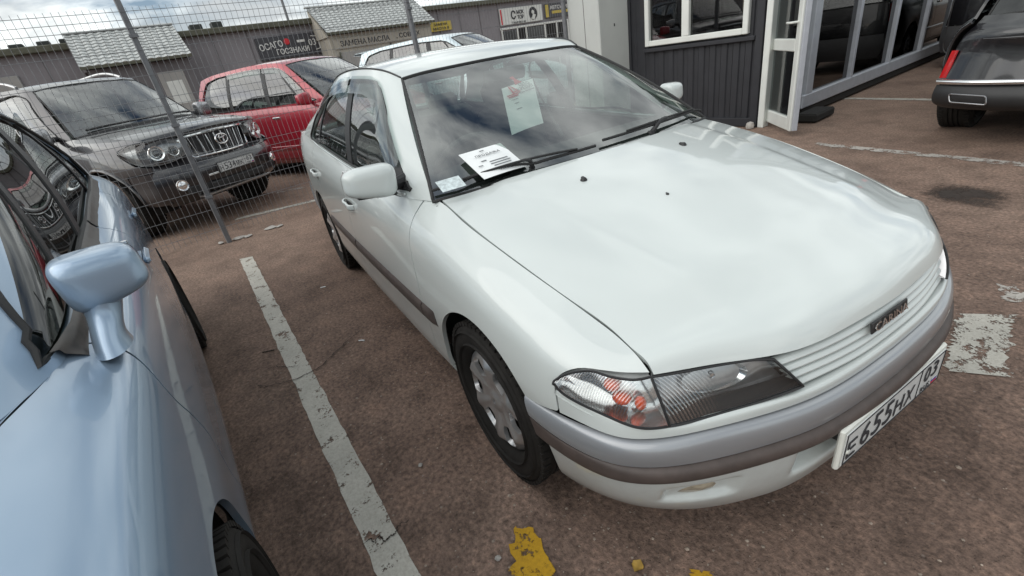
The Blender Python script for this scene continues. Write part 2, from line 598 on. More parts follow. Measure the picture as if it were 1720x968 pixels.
def fluted(name, scale, axis_rot, lo, hi):
    """lamp lens with moulded flutes"""
    m = bpy.data.materials.new(name); m.use_nodes = True
    nt = m.node_tree; nt.nodes.clear()
    o = nt.nodes.new('ShaderNodeOutputMaterial')
    tc = nt.nodes.new('ShaderNodeTexCoord')
    mp = nt.nodes.new('ShaderNodeMapping'); mp.inputs['Rotation'].default_value = axis_rot
    nt.links.new(tc.outputs['Object'], mp.inputs['Vector'])
    wv = nt.nodes.new('ShaderNodeTexWave'); wv.inputs['Scale'].default_value = scale; wv.inputs['Distortion'].default_value = 0
    nt.links.new(mp.outputs[0], wv.inputs['Vector'])
    sp = nt.nodes.new('ShaderNodeSeparateXYZ'); nt.links.new(tc.outputs['Object'], sp.inputs[0])
    ab = nt.nodes.new('ShaderNodeMath'); ab.operation = 'ABSOLUTE'; nt.links.new(sp.outputs['Y'], ab.inputs[0])
    mr = nt.nodes.new('ShaderNodeMapRange'); mr.inputs['From Min'].default_value = lo; mr.inputs['From Max'].default_value = hi
    nt.links.new(ab.outputs[0], mr.inputs['Value'])
    mu = nt.nodes.new('ShaderNodeMath'); mu.operation = 'MULTIPLY'
    nt.links.new(wv.outputs['Fac'], mu.inputs[0]); nt.links.new(mr.outputs[0], mu.inputs[1])
    bp = nt.nodes.new('ShaderNodeBump'); bp.inputs['Strength'].default_value = 1.0; bp.inputs['Distance'].default_value = .0009
    nt.links.new(mu.outputs[0], bp.inputs['Height'])
    gl = nt.nodes.new('ShaderNodeBsdfGlossy'); gl.inputs['Roughness'].default_value = .06
    nt.links.new(bp.outputs[0], gl.inputs['Normal'])
    tr = nt.nodes.new('ShaderNodeBsdfTransparent'); tr.inputs['Color'].default_value = (.90, .92, .92, 1)
    fr = nt.nodes.new('ShaderNodeLayerWeight'); fr.inputs['Blend'].default_value = .5; nt.links.new(bp.outputs[0], fr.inputs['Normal'])
    pw = nt.nodes.new('ShaderNodeMath'); pw.operation = 'POWER'; pw.inputs[1].default_value = 4.0; nt.links.new(fr.outputs['Facing'], pw.inputs[0])
    m1 = nt.nodes.new('ShaderNodeMath'); m1.operation = 'MULTIPLY_ADD'; m1.inputs[1].default_value = .35; nt.links.new(mu.outputs[0], m1.inputs[0])
    ad = nt.nodes.new('ShaderNodeMath'); ad.operation = 'ADD'; ad.inputs[1].default_value = .08; nt.links.new(pw.outputs[0], ad.inputs[0])
    nt.links.new(ad.outputs[0], m1.inputs[2]); m1.use_clamp = True
    mx = nt.nodes.new('ShaderNodeMixShader')
    nt.links.new(m1.outputs[0], mx.inputs[0]); nt.links.new(tr.outputs[0], mx.inputs[1]); nt.links.new(gl.outputs[0], mx.inputs[2])
    nt.links.new(mx.outputs[0], o.inputs['Surface'])
    return m
MT['lens_head'] = fluted('headlamp_lens', 60, (0, 0, rad(60)), .53, .60)
MT['lens_turn'] = fluted('turn_lamp_lens', 72, (0, 0, rad(20)), .66, .74)
MT['door_glass'] = glass('door_glass', (.52, .55, .55), 1.5)
MT['smoke_pane'] = mat('dark_pane', (.02, .02, .022), .1)
MT['concrete'] = mat('pale_concrete_lump', (.42, .40, .37), .9, var=.25, scale=30, bmp=.5, bscale=60)
MT['grey_ink'] = mat('grey_print', (.16, .17, .18), .8)
MT['sticker'] = mat('pale_sticker', (.55, .62, .63), .6, var=.3, scale=60)
MT['grit'] = mat('pale_grit', (.30, .245, .20), .95, var=.5, scale=40)
MT['leaf'] = mat('dry_leaf', (.42, .27, .06), .8, var=.3, scale=60)
MT['dark_glass'] = glass('dark_cabin_glass', (.12, .14, .135), 1.8)

# ------------------------------------------------------------------ ground
def plane(name, x0, x1, y0, y1, z, mt, n=1):
    b = B_()
    b.add([(x0, y0, z), (x1, y0, z), (x1, y1, z), (x0, y1, z)], [(0, 1, 2, 3)])
    return b.build(name, mt)
def asphalt():
    m, nt, bs = nodes('dusty_asphalt')
    tc = nt.nodes.new('ShaderNodeTexCoord'); v = tc.outputs['Object']
    n1 = noise(nt, .55, 6, .6, vec=v); n2 = noise(nt, 5.0, 8, .65, vec=v); n3 = noise(nt, 55, 5, .7, vec=v)
    base = ramp(nt, n1.outputs['Fac'], [(.30, (.142, .095, .075)), (.52, (.205, .140, .111)), (.72, (.27, .19, .152))])
    blot = ramp(nt, n2.outputs['Fac'], [(.32, (.55, .55, .55)), (.55, (1, 1, 1)), (.75, (1.25, 1.2, 1.15))])
    c = mixc(nt, 1.0, base.outputs['Color'], blot.outputs['Color'], 'MULTIPLY')
    grain = ramp(nt, n3.outputs['Fac'], [(.30, (.32, .31, .30)), (.5, (.95, .95, .95)), (.70, (1.75, 1.7, 1.62))])
    c = mixc(nt, .85, c, grain.outputs['Color'], 'MULTIPLY')
    vo = nt.nodes.new('ShaderNodeTexVoronoi'); vo.inputs['Scale'].default_value = 85; nt.links.new(v, vo.inputs['Vector'])
    st = ramp(nt, vo.outputs['Distance'], [(.0, (1, 1, 1)), (.22, (0, 0, 0))])
    vm = noise(nt, 11, 3, vec=v)
    sm = ramp(nt, vm.outputs['Fac'], [(.52, (0, 0, 0)), (.66, (.55, .55, .55))])
    k = nt.nodes.new('ShaderNodeMath'); k.operation = 'MULTIPLY'
    nt.links.new(st.outputs['Color'], k.inputs[0]); nt.links.new(sm.outputs['Color'], k.inputs[1])
    c = mixc(nt, k.outputs[0], c, (.30, .25, .21))
    v2 = nt.nodes.new('ShaderNodeTexVoronoi'); v2.inputs['Scale'].default_value = 34; nt.links.new(v, v2.inputs['Vector'])
    s2 = ramp(nt, v2.outputs['Distance'], [(.08, (1, 1, 1)), (.20, (0, 0, 0))])
    sc2 = ramp(nt, v2.outputs['Color'], [(.0, (.05, .037, .03)), (.5, (.20, .15, .125)), (1.0, (.36, .31, .27))])
    sm2 = ramp(nt, noise(nt, 4.0, 4, vec=v).outputs['Fac'], [(.42, (.1, .1, .1)), (.62, (.8, .8, .8))])
    k2 = nt.nodes.new('ShaderNodeMath'); k2.operation = 'MULTIPLY'
    nt.links.new(s2.outputs['Color'], k2.inputs[0]); nt.links.new(sm2.outputs['Color'], k2.inputs[1])
    c = mixc(nt, k2.outputs[0], c, sc2.outputs['Color'])
    # pale sand lying thicker towards the fence, the kiosk and the far lot
    sp = nt.nodes.new('ShaderNodeVectorMath'); sp.operation = 'DISTANCE'; sp.inputs[1].default_value = (.6, -.6, 0)
    nt.links.new(v, sp.inputs[0])
    mr = nt.nodes.new('ShaderNodeMapRange'); mr.inputs['From Min'].default_value = 1.4; mr.inputs['From Max'].default_value = 6.0
    nt.links.new(sp.outputs['Value'], mr.inputs['Value'])
    nd = noise(nt, 1.1, 6, .62, vec=v)
    ndr = ramp(nt, nd.outputs['Fac'], [(.30, (.15, .15, .15)), (.68, (1, 1, 1))])
    md = nt.nodes.new('ShaderNodeMath'); md.operation = 'MULTIPLY'
    nt.links.new(mr.outputs[0], md.inputs[0]); nt.links.new(ndr.outputs['Color'], md.inputs[1])
    md2 = nt.nodes.new('ShaderNodeMath'); md2.operation = 'MULTIPLY'; md2.inputs[1].default_value = .62
    nt.links.new(md.outputs[0], md2.inputs[0])
    sand = mixc(nt, .75, (.33, .235, .18), grain.outputs['Color'], 'MULTIPLY')
    c = mixc(nt, md2.outputs[0], c, sand)
    nt.links.new(c, bs.inputs['Base Color'])
    bs.inputs['Roughness'].default_value = .86; bs.inputs['Specular IOR Level'].default_value = .3
    h = nt.nodes.new('ShaderNodeMath'); h.operation = 'ADD'
    nt.links.new(n3.outputs['Fac'], h.inputs[0])
    h2 = nt.nodes.new('ShaderNodeMath'); h2.operation = 'MULTIPLY'; h2.inputs[1].default_value = .5
    nt.links.new(st.outputs['Color'], h2.inputs[0]); nt.links.new(h2.outputs[0], h.inputs[1])
    bump(nt, bs, h.outputs[0], 1.0, .009)
    return m
MT['asphalt'] = asphalt()
GND = plane('ground', -400, 400, -400, 400, 0, MT['asphalt'])
tagit(GND, 'brown dusty asphalt ground of the car lot', None, None, 'structure')

# ------------------------------------------------------------------ paint on the ground
def worn(name, col, keep, scale=7.0, rough=.75, soft=.02, centre=None):
    """road paint worn through to the asphalt"""
    m = bpy.data.materials.new(name); m.use_nodes = True
    nt = m.node_tree; bs = nt.nodes['Principled BSDF']; out = nt.nodes['Material Output']
    tc = nt.nodes.new('ShaderNodeTexCoord'); v = tc.outputs['Object']
    a = noise(nt, scale, 9, .68, vec=v); b = noise(nt, scale * 9, 6, .7, vec=v)
    ad = nt.nodes.new('ShaderNodeMath'); ad.operation = 'MULTIPLY_ADD'; ad.inputs[1].default_value = .55
    nt.links.new(b.outputs['Fac'], ad.inputs[0]); nt.links.new(a.outputs['Fac'], ad.inputs[2])
    src = ad.outputs[0]
    if centre:                                            # a spill thins out towards its rim
        mp = nt.nodes.new('ShaderNodeMapping'); mp.inputs['Location'].default_value = tuple(-c_ for c_ in centre); nt.links.new(v, mp.inputs['Vector'])
        ln = nt.nodes.new('ShaderNodeVectorMath'); ln.operation = 'LENGTH'; nt.links.new(mp.outputs[0], ln.inputs[0])
        fo = nt.nodes.new('ShaderNodeMapRange'); fo.inputs['From Min'].default_value = .10; fo.inputs['From Max'].default_value = .44
        fo.inputs['To Min'].default_value = .10; fo.inputs['To Max'].default_value = -.50; nt.links.new(ln.outputs['Value'], fo.inputs['Value'])
        sm = nt.nodes.new('ShaderNodeMath'); sm.operation = 'ADD'; nt.links.new(src, sm.inputs[0]); nt.links.new(fo.outputs[0], sm.inputs[1]); src = sm.outputs[0]
    r = ramp(nt, src, [(keep - soft, (0, 0, 0)), (keep + soft, (1, 1, 1))])
    dn = noise(nt, 3.0, 6, .6, vec=v)
    c = ramp(nt, dn.outputs['Fac'], [(.3, tuple(k * .72 for k in col)), (.7, col)])
    c2 = ramp(nt, b.outputs['Fac'], [(.3, (.75, .72, .70)), (.6, (1, 1, 1))])
    nt.links.new(mixc(nt, 1.0, c.outputs['Color'], c2.outputs['Color'], 'MULTIPLY'), bs.inputs['Base Color'])
    bs.inputs['Roughness'].default_value = rough
    tr = nt.nodes.new('ShaderNodeBsdfTransparent'); mx = nt.nodes.new('ShaderNodeMixShader')
    nt.links.new(r.outputs['Color'], mx.inputs[0]); nt.links.new(tr.outputs[0], mx.inputs[1]); nt.links.new(bs.outputs[0], mx.inputs[2])
    nt.links.new(mx.outputs[0], out.inputs['Surface'])
    return m
MT['line_white'] = worn('worn_white_line', (.56, .54, .48), .675, 11)
MT['line_patch'] = worn('flaked_white_paint', (.56, .54, .48), .725, 14)
MT['line_faint'] = worn('faint_white_line', (.46, .43, .39), .76)
MT['line_yellow'] = worn('worn_yellow_paint', (.58, .33, .012), .69, 12)
MT['stain'] = worn('dark_oil_stain', (.045, .032, .025), .78, 2.2, .55, .16, (.06, 2.82, 0))
def patch(name, pts, mt, z=.004, label=None, rag=.0, sub=10):
    """flat painted patch with slightly ragged edges"""
    P = []
    n = len(pts)
    for i in range(n):
        a = np.array(pts[i]); b = np.array(pts[(i + 1) % n])
        for t in np.linspace(0, 1, sub, endpoint=False):
            p = a + (b - a) * t
            P.append(p + rng.normal(0, rag, 2) if rag else p)
    b = B_()
    if n == 4:                                            # a strip of quads with ragged sides
        q = [np.array(p) for p in pts]; k = sub * 2
        V = []
        for i in range(k + 1):
            t = i / k
            e0 = q[0] + (q[3] - q[0]) * t; e1 = q[1] + (q[2] - q[1]) * t
            w_ = (e1 - e0); w_ = w_ / np.linalg.norm(w_)
            e0 = e0 + w_ * rng.normal(0, rag); e1 = e1 + w_ * rng.normal(0, rag)
            V += [(*(e0 * (1 - s_) + e1 * s_), z) for s_ in (0, .5, 1)]
        b.add(V, [(i * 3 + j, i * 3 + j + 1, i * 3 + j + 4, i * 3 + j + 3) for i in range(k) for j in range(2)])
    else:
        b.add([(x, y, z) for x, y in P], [tuple(range(len(P)))])
    o = b.build(name, mt)
    return tagit(o, label, None, None, 'structure')
patch('parking_line', [(-3.70, -1.565), (-3.66, -1.455), (.55, -1.215), (.58, -1.320)], MT['line_white'], .004, 'worn white parking line between the two near cars', .0025, 40)
patch('parking_line', [(.582, 1.21), (.735, 1.345), (.86, .86), (.72, .76)], MT['line_patch'], .004, 'worn white line patch right of the front bumper', .010, 18)
patch('parking_line', [(.60, 1.62), (.72, 1.70), (.80, 1.52), (.68, 1.45)], MT['line_faint'], .004, 'faint white paint scraps beyond the front bumper', .01, 10)
patch('parking_line', [(-1.50, 3.90), (-1.48, 3.79), (.60, 3.58), (.60, 3.69)], MT['line_faint'], .004, 'faint white parking line behind the black crossover', .004, 30)
patch('parking_line', [(-2.55, 6.38), (-2.54, 6.27), (-.8, 6.10), (-.8, 6.21)], MT['line_white'], .004, 'thin white parking line under the showroom windows', .004, 30)
patch('parking_line', [(-5.55, -1.50), (-5.45, -1.55), (-5.05, .60), (-5.15, .66)], MT['line_white'], .004, 'white line on the ground behind the fence', .004, 30)
patch('parking_line', [(-6.6, -.9), (-6.5, -.95), (-6.1, .3), (-6.2, .35)], MT['line_faint'], .004, 'short white line beside the off-road car', .004, 30)
patch('yellow_mark', [(.245, -.925), (.285, -.880), (.45, -.905), (.50, -.985), (.36, -1.01)], MT['line_yellow'], .005, 'worn yellow paint patch in front of the white sedan', .006, 10)
patch('yellow_mark', [(.655, -.60), (.70, -.555), (.72, -.60), (.685, -.63)], MT['line_yellow'], .005, 'small yellow paint splash below the fog lamp', .006, 6)
patch('oil_stain', [(-.5, 3.1), (-.1, 3.4), (.4, 3.3), (.65, 2.9), (.6, 2.4), (.1, 2.25), (-.45, 2.5)], MT['stain'], .004, 'dark damp stain on the asphalt beyond the bonnet', .03, 8)

MT['crack'] = mat('crack_dark', (.030, .022, .018), .95)
def crack(label, pts, w=.006, seed=1):
    r = np.random.default_rng(seed)
    c = curve(np.array(pts), 60)
    d = np.gradient(c, axis=0); n_ = np.stack([-d[:, 1], d[:, 0]], 1); n_ /= np.linalg.norm(n_, axis=1, keepdims=True)
    j = np.cumsum(r.normal(0, .0045, 60)); j -= np.linspace(j[0], j[-1], 60)
    c = c + n_ * j[:, None]
    ww = w * (.35 + .65 * r.random(60)) * np.sin(np.linspace(.12, math.pi - .12, 60)) ** .5
    b = B_()
    V = [(*(c[i] + n_[i] * ww[i] / 2), .0075) for i in range(60)] + [(*(c[i] - n_[i] * ww[i] / 2), .0075) for i in range(60)]
    b.add(V, [(i, i + 1, 61 + i, 60 + i) for i in range(59)])
    tagit(b.build('crack', MT['crack']), label, None, None, 'structure')
crack('thin dark crack crossing the white parking line', [(-1.30, -1.62), (-1.18, -1.42), (-1.20, -1.30), (-1.34, -1.12), (-1.42, -1.0)], .009, 4)
crack('second crack across the white parking line', [(-1.42, -1.52), (-1.36, -1.44), (-1.33, -1.36)], .007, 5)
crack('crack across the near end of the parking line', [(-.02, -1.36), (.03, -1.28), (.00, -1.20)], .008, 6)

# ------------------------------------------------------------------ mesh fence
MT['galv'] = mat('galvanised_steel', (.20, .205, .215), .5, .55, var=.15, scale=30)
MT['post'] = mat('grey_fence_post', (.155, .16, .17), .5, .2, var=.15, scale=18)
FN = empty('mesh_fence', (-4.46, -1.63, 0), rad(8.6), 'grey welded wire mesh fence with square posts behind the cars', 'fence')
ROWS = [.175, .375, .575, .775, .845, .915, 1.115, 1.31, 1.38, 1.445, 1.64, 1.84, 2.01, 2.07, 2.135]
FOLD = {.845: .022, 1.38: .022, 2.07: .022}
me_post = B_().box((0, 0, 1.20), (.06, .045, 2.5), None, .004).box((0, 0, 2.455), (.066, .051, .012), None, .002).mesh('post')
me_post.materials.append(MT['post'])
Y0, Y1 = -2.75, 5.35
for y in (-2.75, 0.0, 2.75, 5.35):
    o = bpy.data.objects.new('post', me_post); COL.objects.link(o); o.parent = FN; o.location = (0, y, 0)
for z in ROWS:
    d = FOLD.get(z, 0.0)
    b = B_().tube([(.036 + d, Y0, z), (.036 + d, Y1, z)], .0024, 5)
    b.build('horizontal_wire', MT['galv'], FN)
zz = [.10]; prof = [(.036, .10)]
for z in ROWS: prof.append((.036 + FOLD.get(z, 0.0), z))
prof.append((.036, 2.165))
me_w = B_().tube([(x, 0, z) for x, z in prof], .0018, 5).mesh('vertical_wire'); me_w.materials.append(MT['galv'])
y = Y0 + .03
while y < Y1:
    o = bpy.data.objects.new('vertical_wire', me_w); COL.objects.link(o); o.parent = FN; o.location = (0, y, 0)
    y += .05
for y in (-2.75, 0.0, 2.75):
    for z in (.5, 1.2, 1.95):
        B_().box((.036, y, z), (.012, .07, .03), None, .003).build('clamp', MT['post'], FN)
LUMP = [(.10, .05, 'pale concrete lump touching the fence post foot'), (.19, .033, 'second pale concrete lump right of the fence post'), (-.08, .03, 'small pale concrete lump left of the fence post'), (.42, .05, 'flat pale concrete lump under the mesh towards the sedan'), (.52, .03, 'smallest pale lump under the mesh nearest the sedan')]
for k, (y, s_, lb) in enumerate(LUMP):
    pb = B_(); pb.lathe([(.0005, .6), (.6, .45), (1, 0), (.7, -.4), (.0005, -.5)], axis='z', n=9)
    pb.V = [tuple(np.array(v) * (1 + rng.normal(0, .14, 3))) for v in pb.V]
    o = pb.build('concrete_lump', MT['concrete']); o.location = (-4.46 + .05 * math.sin(k * 2.1) - y * .149, -1.63 + y, .012); o.scale = (s_, s_ * 1.4, s_ * .5); o.rotation_euler = (0, 0, k)
    tagit(o, lb, 'rubble', 'broken concrete lumps by the fence post')

# ------------------------------------------------------------------ long grey building with porches
MT['wall'] = mat('grey_cladding', (.225, .21, .222), .75, var=.10, scale=1.6)
MT['wall_dark'] = mat('dark_grey_cladding', (.130, .120, .126), .75, var=.12, scale=1.6)  # darker grey than the main wall cladding
MT['wall_beige'] = mat('beige_cladding', (.36, .335, .285), .75, var=.10, scale=3)
MT['roof_tile'] = mat('pale_grey_metal_tile', (.46, .475, .465), .55, .15, var=.16, scale=7)
MT['cornice'] = mat('olive_roof_edge', (.085, .085, .060), .7, var=.2)
MT['vent'] = mat('dark_vent', (.03, .035, .032), .7)
MT['sign_dark'] = mat('dark_sign_board', (.045, .045, .052), .5, var=.1)
MT['sign_white'] = mat('white_sign_board', (.62, .63, .60), .5, var=.06)
MT['sign_yellow'] = mat('yellow_sign_board', (.50, .38, .06), .5, var=.1)
MT['sign_text'] = mat('sign_white_letters', (.66, .66, .64), .5)
MT['roller'] = mat('roller_door', (.30, .29, .275), .6, var=.1, scale=4)
MT['concrete'] = mat('pale_concrete', (.42, .40, .37), .9, var=.25, scale=30, bmp=.5, bscale=60)
GB = empty('garage_row', (-17, 0, 0), rad(8), 'long low grey garage building with tiled porches behind the cars', 'building')
B_().box((-3.0, 6, 1.56), (6.0, 52, 3.12)).build('wall', MT['wall'], GB)
for k in range(-19, 33):
    B_().box((.006, k * 1.0 + .4, 1.55), (.016, .03, 3.08), None, .003).build('cladding_seam', MT['wall_dark'], GB)
B_().box((-2.96, 6, 3.16), (6.30, 52.2, .16), None, .02).build('roof_edge', MT['cornice'], GB)
for (y, w, h) in ((-4.95, .30, .12), (-4.40, .28, .13), (-3.95, .25, .14)):
    B_().box((-.4, y, 3.24 + h / 2), (.4, w, h), None, .02).build('roof_vent', MT['vent'], GB)
for (y, w, h) in ((-.80, .34, .20), (-.22, .30, .22)):
    B_().box((-.6, y, 3.24 + h / 2), (.35, w, h), None, .02).build('roof_vent', MT['vent'], GB)
for (y, z0, z1) in ((-5.5, 0, 2.70), (9.0, 0, 2.1)):
    pass
B_().box((.03, -5.95, 1.30), (.04, 1.5, 2.72), None, .01).build('garage_door', MT['roller'], GB)
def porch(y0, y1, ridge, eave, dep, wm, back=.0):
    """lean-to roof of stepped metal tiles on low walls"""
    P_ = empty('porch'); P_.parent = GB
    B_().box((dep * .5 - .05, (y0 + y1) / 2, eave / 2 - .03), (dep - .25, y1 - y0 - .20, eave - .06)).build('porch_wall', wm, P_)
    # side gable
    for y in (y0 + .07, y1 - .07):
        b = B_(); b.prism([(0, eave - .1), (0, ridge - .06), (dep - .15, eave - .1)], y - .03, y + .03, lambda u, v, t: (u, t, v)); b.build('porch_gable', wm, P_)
    rows = 11; n = int((y1 - y0) / .19)
    sl = math.atan2(ridge - eave, dep + back)
    L = math.hypot(ridge - eave, dep + back)
    for r in range(rows):
        t0 = r / rows; t1 = (r + 1) / rows + .02
        b = B_()
        ys = np.linspace(y0, y1, n * 6 + 1)
        Lm = []
        for y in ys:
            wv = .012 * math.cos((y - y0) / (y1 - y0) * n * 2 * math.pi)
            c = []
            for t, lift in ((t0, .0), (t0 + (t1 - t0) * .5, .012), (t1, .026), (t1, -.01)):
                x = -back + (dep + back) * t; z = ridge + (eave - ridge) * t
                c.append((x + math.sin(sl) * (lift + wv), y, z + math.cos(sl) * (lift + wv) + .02))
            Lm.append(c)
        m = from_lattice(np.array(Lm)); b.addm(m)
        b.build('tile_course', MT['roof_tile'], P_)
    B_().box((-back, (y0 + y1) / 2, ridge + .03), (.16, y1 - y0 + .04, .05), None, .015).build('ridge_cap', MT['roof_tile'], P_)
    B_().box((dep + .02, (y0 + y1) / 2, eave - .02), (.03, y1 - y0, .07), None, .005).build('eave_board', MT['cornice'], P_)
    return P_
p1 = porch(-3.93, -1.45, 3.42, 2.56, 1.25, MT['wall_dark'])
B_().box((1.075, -2.10, 1.12), (.03, .62, 2.24), None, .01).build('porch_door', MT['roller'], p1)
B_().box((1.08, -2.10, 1.7), (.03, .40, .6), None, .01).build('door_pane', MT['sign_white'], p1)
p2 = porch(2.42, 6.45, 3.52, 2.66, 1.25, MT['wall_beige'])
B_().box((1.08, 3.62, 1.05), (.03, 1.7, 2.06), None, .01).build('garage_door', MT['roller'], p2)
B_().box((1.08, 5.55, 1.05), (.03, 1.2, 2.06), None, .01).build('garage_door', MT['roller'], p2)
for y in (2.75, 4.50):
    B_().box((1.10, y, 1.05), (.05, .05, 2.10), None, .005).build('door_frame', MT['cornice'], p2)
SB = B_().box((1.105, 4.45, 2.33), (.03, 3.66, .30), None, .006).build('sign_board', MT['wall_beige'], p2)
def onwall(par, txt, y, z, size, width, mt, x, tilt=0.0, off=0.0):
    return lettering('sign_lettering', txt, size, mt, par, (x, y, z), (0, math.cos(tilt), math.sin(tilt)), (0, -math.sin(tilt), math.cos(tilt)), width=width, extrude=.008, offset=off)
onwall(p2, 'ЗАМЕНА МАСЛА', 3.72, 2.33, .165, 1.78, MT['ink'], 1.122, 0, .01)
onwall(p2, ', СОВЫХ', 5.35, 2.34, .165, .95, MT['ink'], 1.122, 0, .01)
B_().prism([(4.50, 1.98), (4.72, 1.98), (4.61, 2.17)], 1.10, 1.125, lambda u, v, t: (t, u, v)).build('warning_triangle', MT['ink'], p2)
onwall(p2, 'ШИН', 2.66, 1.85, .30, .14, MT['ink'], 1.122)
# signs on the long wall: things of their own
def board(name, label, y0, y1, z0, z1, mt, x=.05, cat='sign'):
    o = empty(name, (0, 0, 0), 0, label, cat)
    o.location = GB.location; o.rotation_euler = GB.rotation_euler
    B_().box((x, (y0 + y1) / 2, (z0 + z1) / 2), (.05, y1 - y0, z1 - z0), None, .008).build('board', mt, o)
    return o
s1 = board('shop_sign', 'dark sign with white outlined lettering above the red car', .55, 2.60, 2.20, 2.84, MT['sign_dark'])
onwall(s1, 'ОСАГО', .98, 2.60, .19, .74, MT['sign_text'], .078, .10, .012)
onwall(s1, 'ГОСЗНАКИ', 1.62, 2.40, .165, 1.05, MT['sign_text'], .078, 0, .012)
onwall(s1, '03', 2.30, 2.56, .19, .24, MT['sign_text'], .078)
B_().box((.078, 1.95, 2.635), (.008, .26, .07), None, .002).build('sign_patch', MT['sign_text'], s1)
br_ = B_()
br_.tube([(.08, 2.30, 2.74), (.08, 2.50, 2.72), (.08, 2.53, 2.36), (.08, 2.36, 2.33)], .018, 6); br_.build('sign_bracket', MT['sign_text'], s1)
B_().lathe([(.0005, .10), (.08, .095), (.10, .07), (.10, .05)], c=(0, 1.50, 2.66), axis='x', n=16).build('sign_dot', MT['red_ink'], s1)
s2 = board('shop_sign', 'white tobacco shop sign with black lettering and round head emblem', 10.42, 12.86, 2.24, 2.88, MT['sign_white'])
onwall(s2, 'С', 11.15, 2.60, .34, .26, MT['ink'], .08, 0, .03)
onwall(s2, 'МОК', 11.55, 2.69, .15, .40, MT['ink'], .08, 0, .02)
onwall(s2, 'ТОР', 11.55, 2.50, .15, .36, MT['ink'], .08, 0, .02)
onwall(s2, 'ТАБАЧКА 03', 11.42, 2.31, .075, .78, MT['ink'], .08)
em = B_(); em.lathe([(.0005, .088), (.24, .088), (.25, .076)], c=(0, 12.30, 2.57), axis='x', n=32); em.build('round_emblem', MT['ink'], s2)
hd_ = B_(); hd_.lathe([(.0005, .012), (.075, .012), (.08, 0)], c=(.088, 12.28, 2.62), axis='x', n=20)
hd_.prism([(12.14, 2.36), (12.30, 2.56), (12.44, 2.50), (12.34, 2.33)], .088, .099, lambda u, v, t: (t, u, v)); hd_.build('head_outline', MT['sign_white'], s2)
B_().box((.078, 10.48, 2.56), (.006, .07, .56)).build('sign_edge', MT['red_pale'] if 'red_pale' in MT else MT['red_ink'], s2)
s3 = board('shop_sign', 'black and yellow sign right of the tobacco sign', 13.05, 15.6, 2.30, 2.86, MT['sign_dark'])
onwall(s3, 'АВТОУНИВЕРСАЛ', 14.35, 2.70, .15, 2.0, MT['sign_text'], .08, 0, .01)
B_().box((.082, 14.40, 2.51), (.012, 1.9, .11), None, .003).build('sign_band', MT['sign_yellow'], s3)
B_().box((.082, 13.16, 2.58), (.012, .18, .50), None, .003).build('sign_band', MT['sign_yellow'], s3)
s4 = board('shop_sign', 'small yellow sign at the right end of the tiled porch', 6.75, 7.92, 2.37, 2.69, MT['sign_yellow'])
onwall(s4, 'ЗАМЕНА', 7.42, 2.60, .085, .62, MT['ink'], .08)
onwall(s4, 'МАСЛА В', 7.42, 2.46, .085, .72, MT['ink'], .08)
# shop front below the tobacco sign
SF = empty('shop_front'); SF.parent = GB
for y0, y1, z0, z1, mt in ((10.5, 11.25, .2, 2.02, 'shopglass'), (11.35, 11.75, .1, 2.05, 'under'), (11.85, 12.85, .3, 2.05, 'shopglass'), (13.05, 13.65, .2, 2.1, 'under'), (13.75, 14.4, .2, 2.1, 'under')):
    B_().box((.03, (y0 + y1) / 2, (z0 + z1) / 2), (.03, y1 - y0, z1 - z0), None, .005).build('window_pane', MT[mt] if mt in MT else MT['smoke_pane'], SF)
for y in (10.42, 11.30, 11.80, 12.95, 13.70, 14.45):
    B_().box((.05, y, 1.1), (.05, .08, 2.1), None, .01).build('window_post', MT['sign_white'], SF)
B_().box((.05, 12.4, 2.12), (.05, 4.1, .08), None, .01).build('window_head', MT['sign_white'], SF)
# lamp pole behind the roof
LP_ = empty('lamp_pole', (-22, 2.55, 0), 0, 'thin grey pole rising behind the garage roof', 'pole')
B_().tube([(0, 0, 0), (0, 0, 7.5)], [.06, .045], 8).build('pole', MT['post'], LP_)
B_().tube([(0, 0, 7.4), (.5, 0, 7.7), (.9, 0, 7.72)], .03, 6).build('arm', MT['post'], LP_)

# ------------------------------------------------------------------ white container, dark kiosk, door, showroom
MT['cab_white'] = mat('white_container_steel', (.50, .52, .50), .5, var=.05, scale=2, coat=.2)
MT['kiosk'] = mat('anthracite_cladding', (.024, .025, .030), .55, .1, var=.15, scale=5, bmp=.05)
MT['pvc'] = mat('white_pvc_frame', (.66, .68, .65), .4, var=.05, scale=5)
MT['alu'] = mat('pale_aluminium_frame', (.40, .42, .46), .45, .1, var=.08)
MT['show_glass'] = glass('showroom_glass', (.06, .065, .07), 1.6)
MT['kiosk_glass'] = glass('kiosk_window_glass', (.30, .30, .30), 1.6)
MT['shopglass'] = mat('shop_window_glass', (.20, .24, .23), .08, coat=1.0)
MT['blind'] = mat('brown_blind', (.16, .115, .10), .8)
CT = empty('white_container', (-4.88, 4.60, 0), 0, 'tall white metal container at the end of the fence', 'container')
B_().box((0, 0, 1.55), (.69, 1.80, 3.1), None, .012).build('shell', MT['cab_white'], CT)
for x in (.03,):
    B_().box((x, -.9015, 1.55), (.006, .006, 3.06)).build('panel_seam', MT['wall_dark'], CT)
for y in (-.62,):
    B_().box((.3465, y, 1.42), (.004, .02, .035), None, .001).build('lock_hole', MT['ink'], CT)
KF = empty('dark_kiosk', (-2.53, 4.43, 0), rad(5), 'anthracite clad kiosk with white framed window', 'kiosk')
B_().box((-1.0, 1.7, 1.6), (1.96, 3.3, 3.2)).build('core_wall', MT['kiosk'], KF)
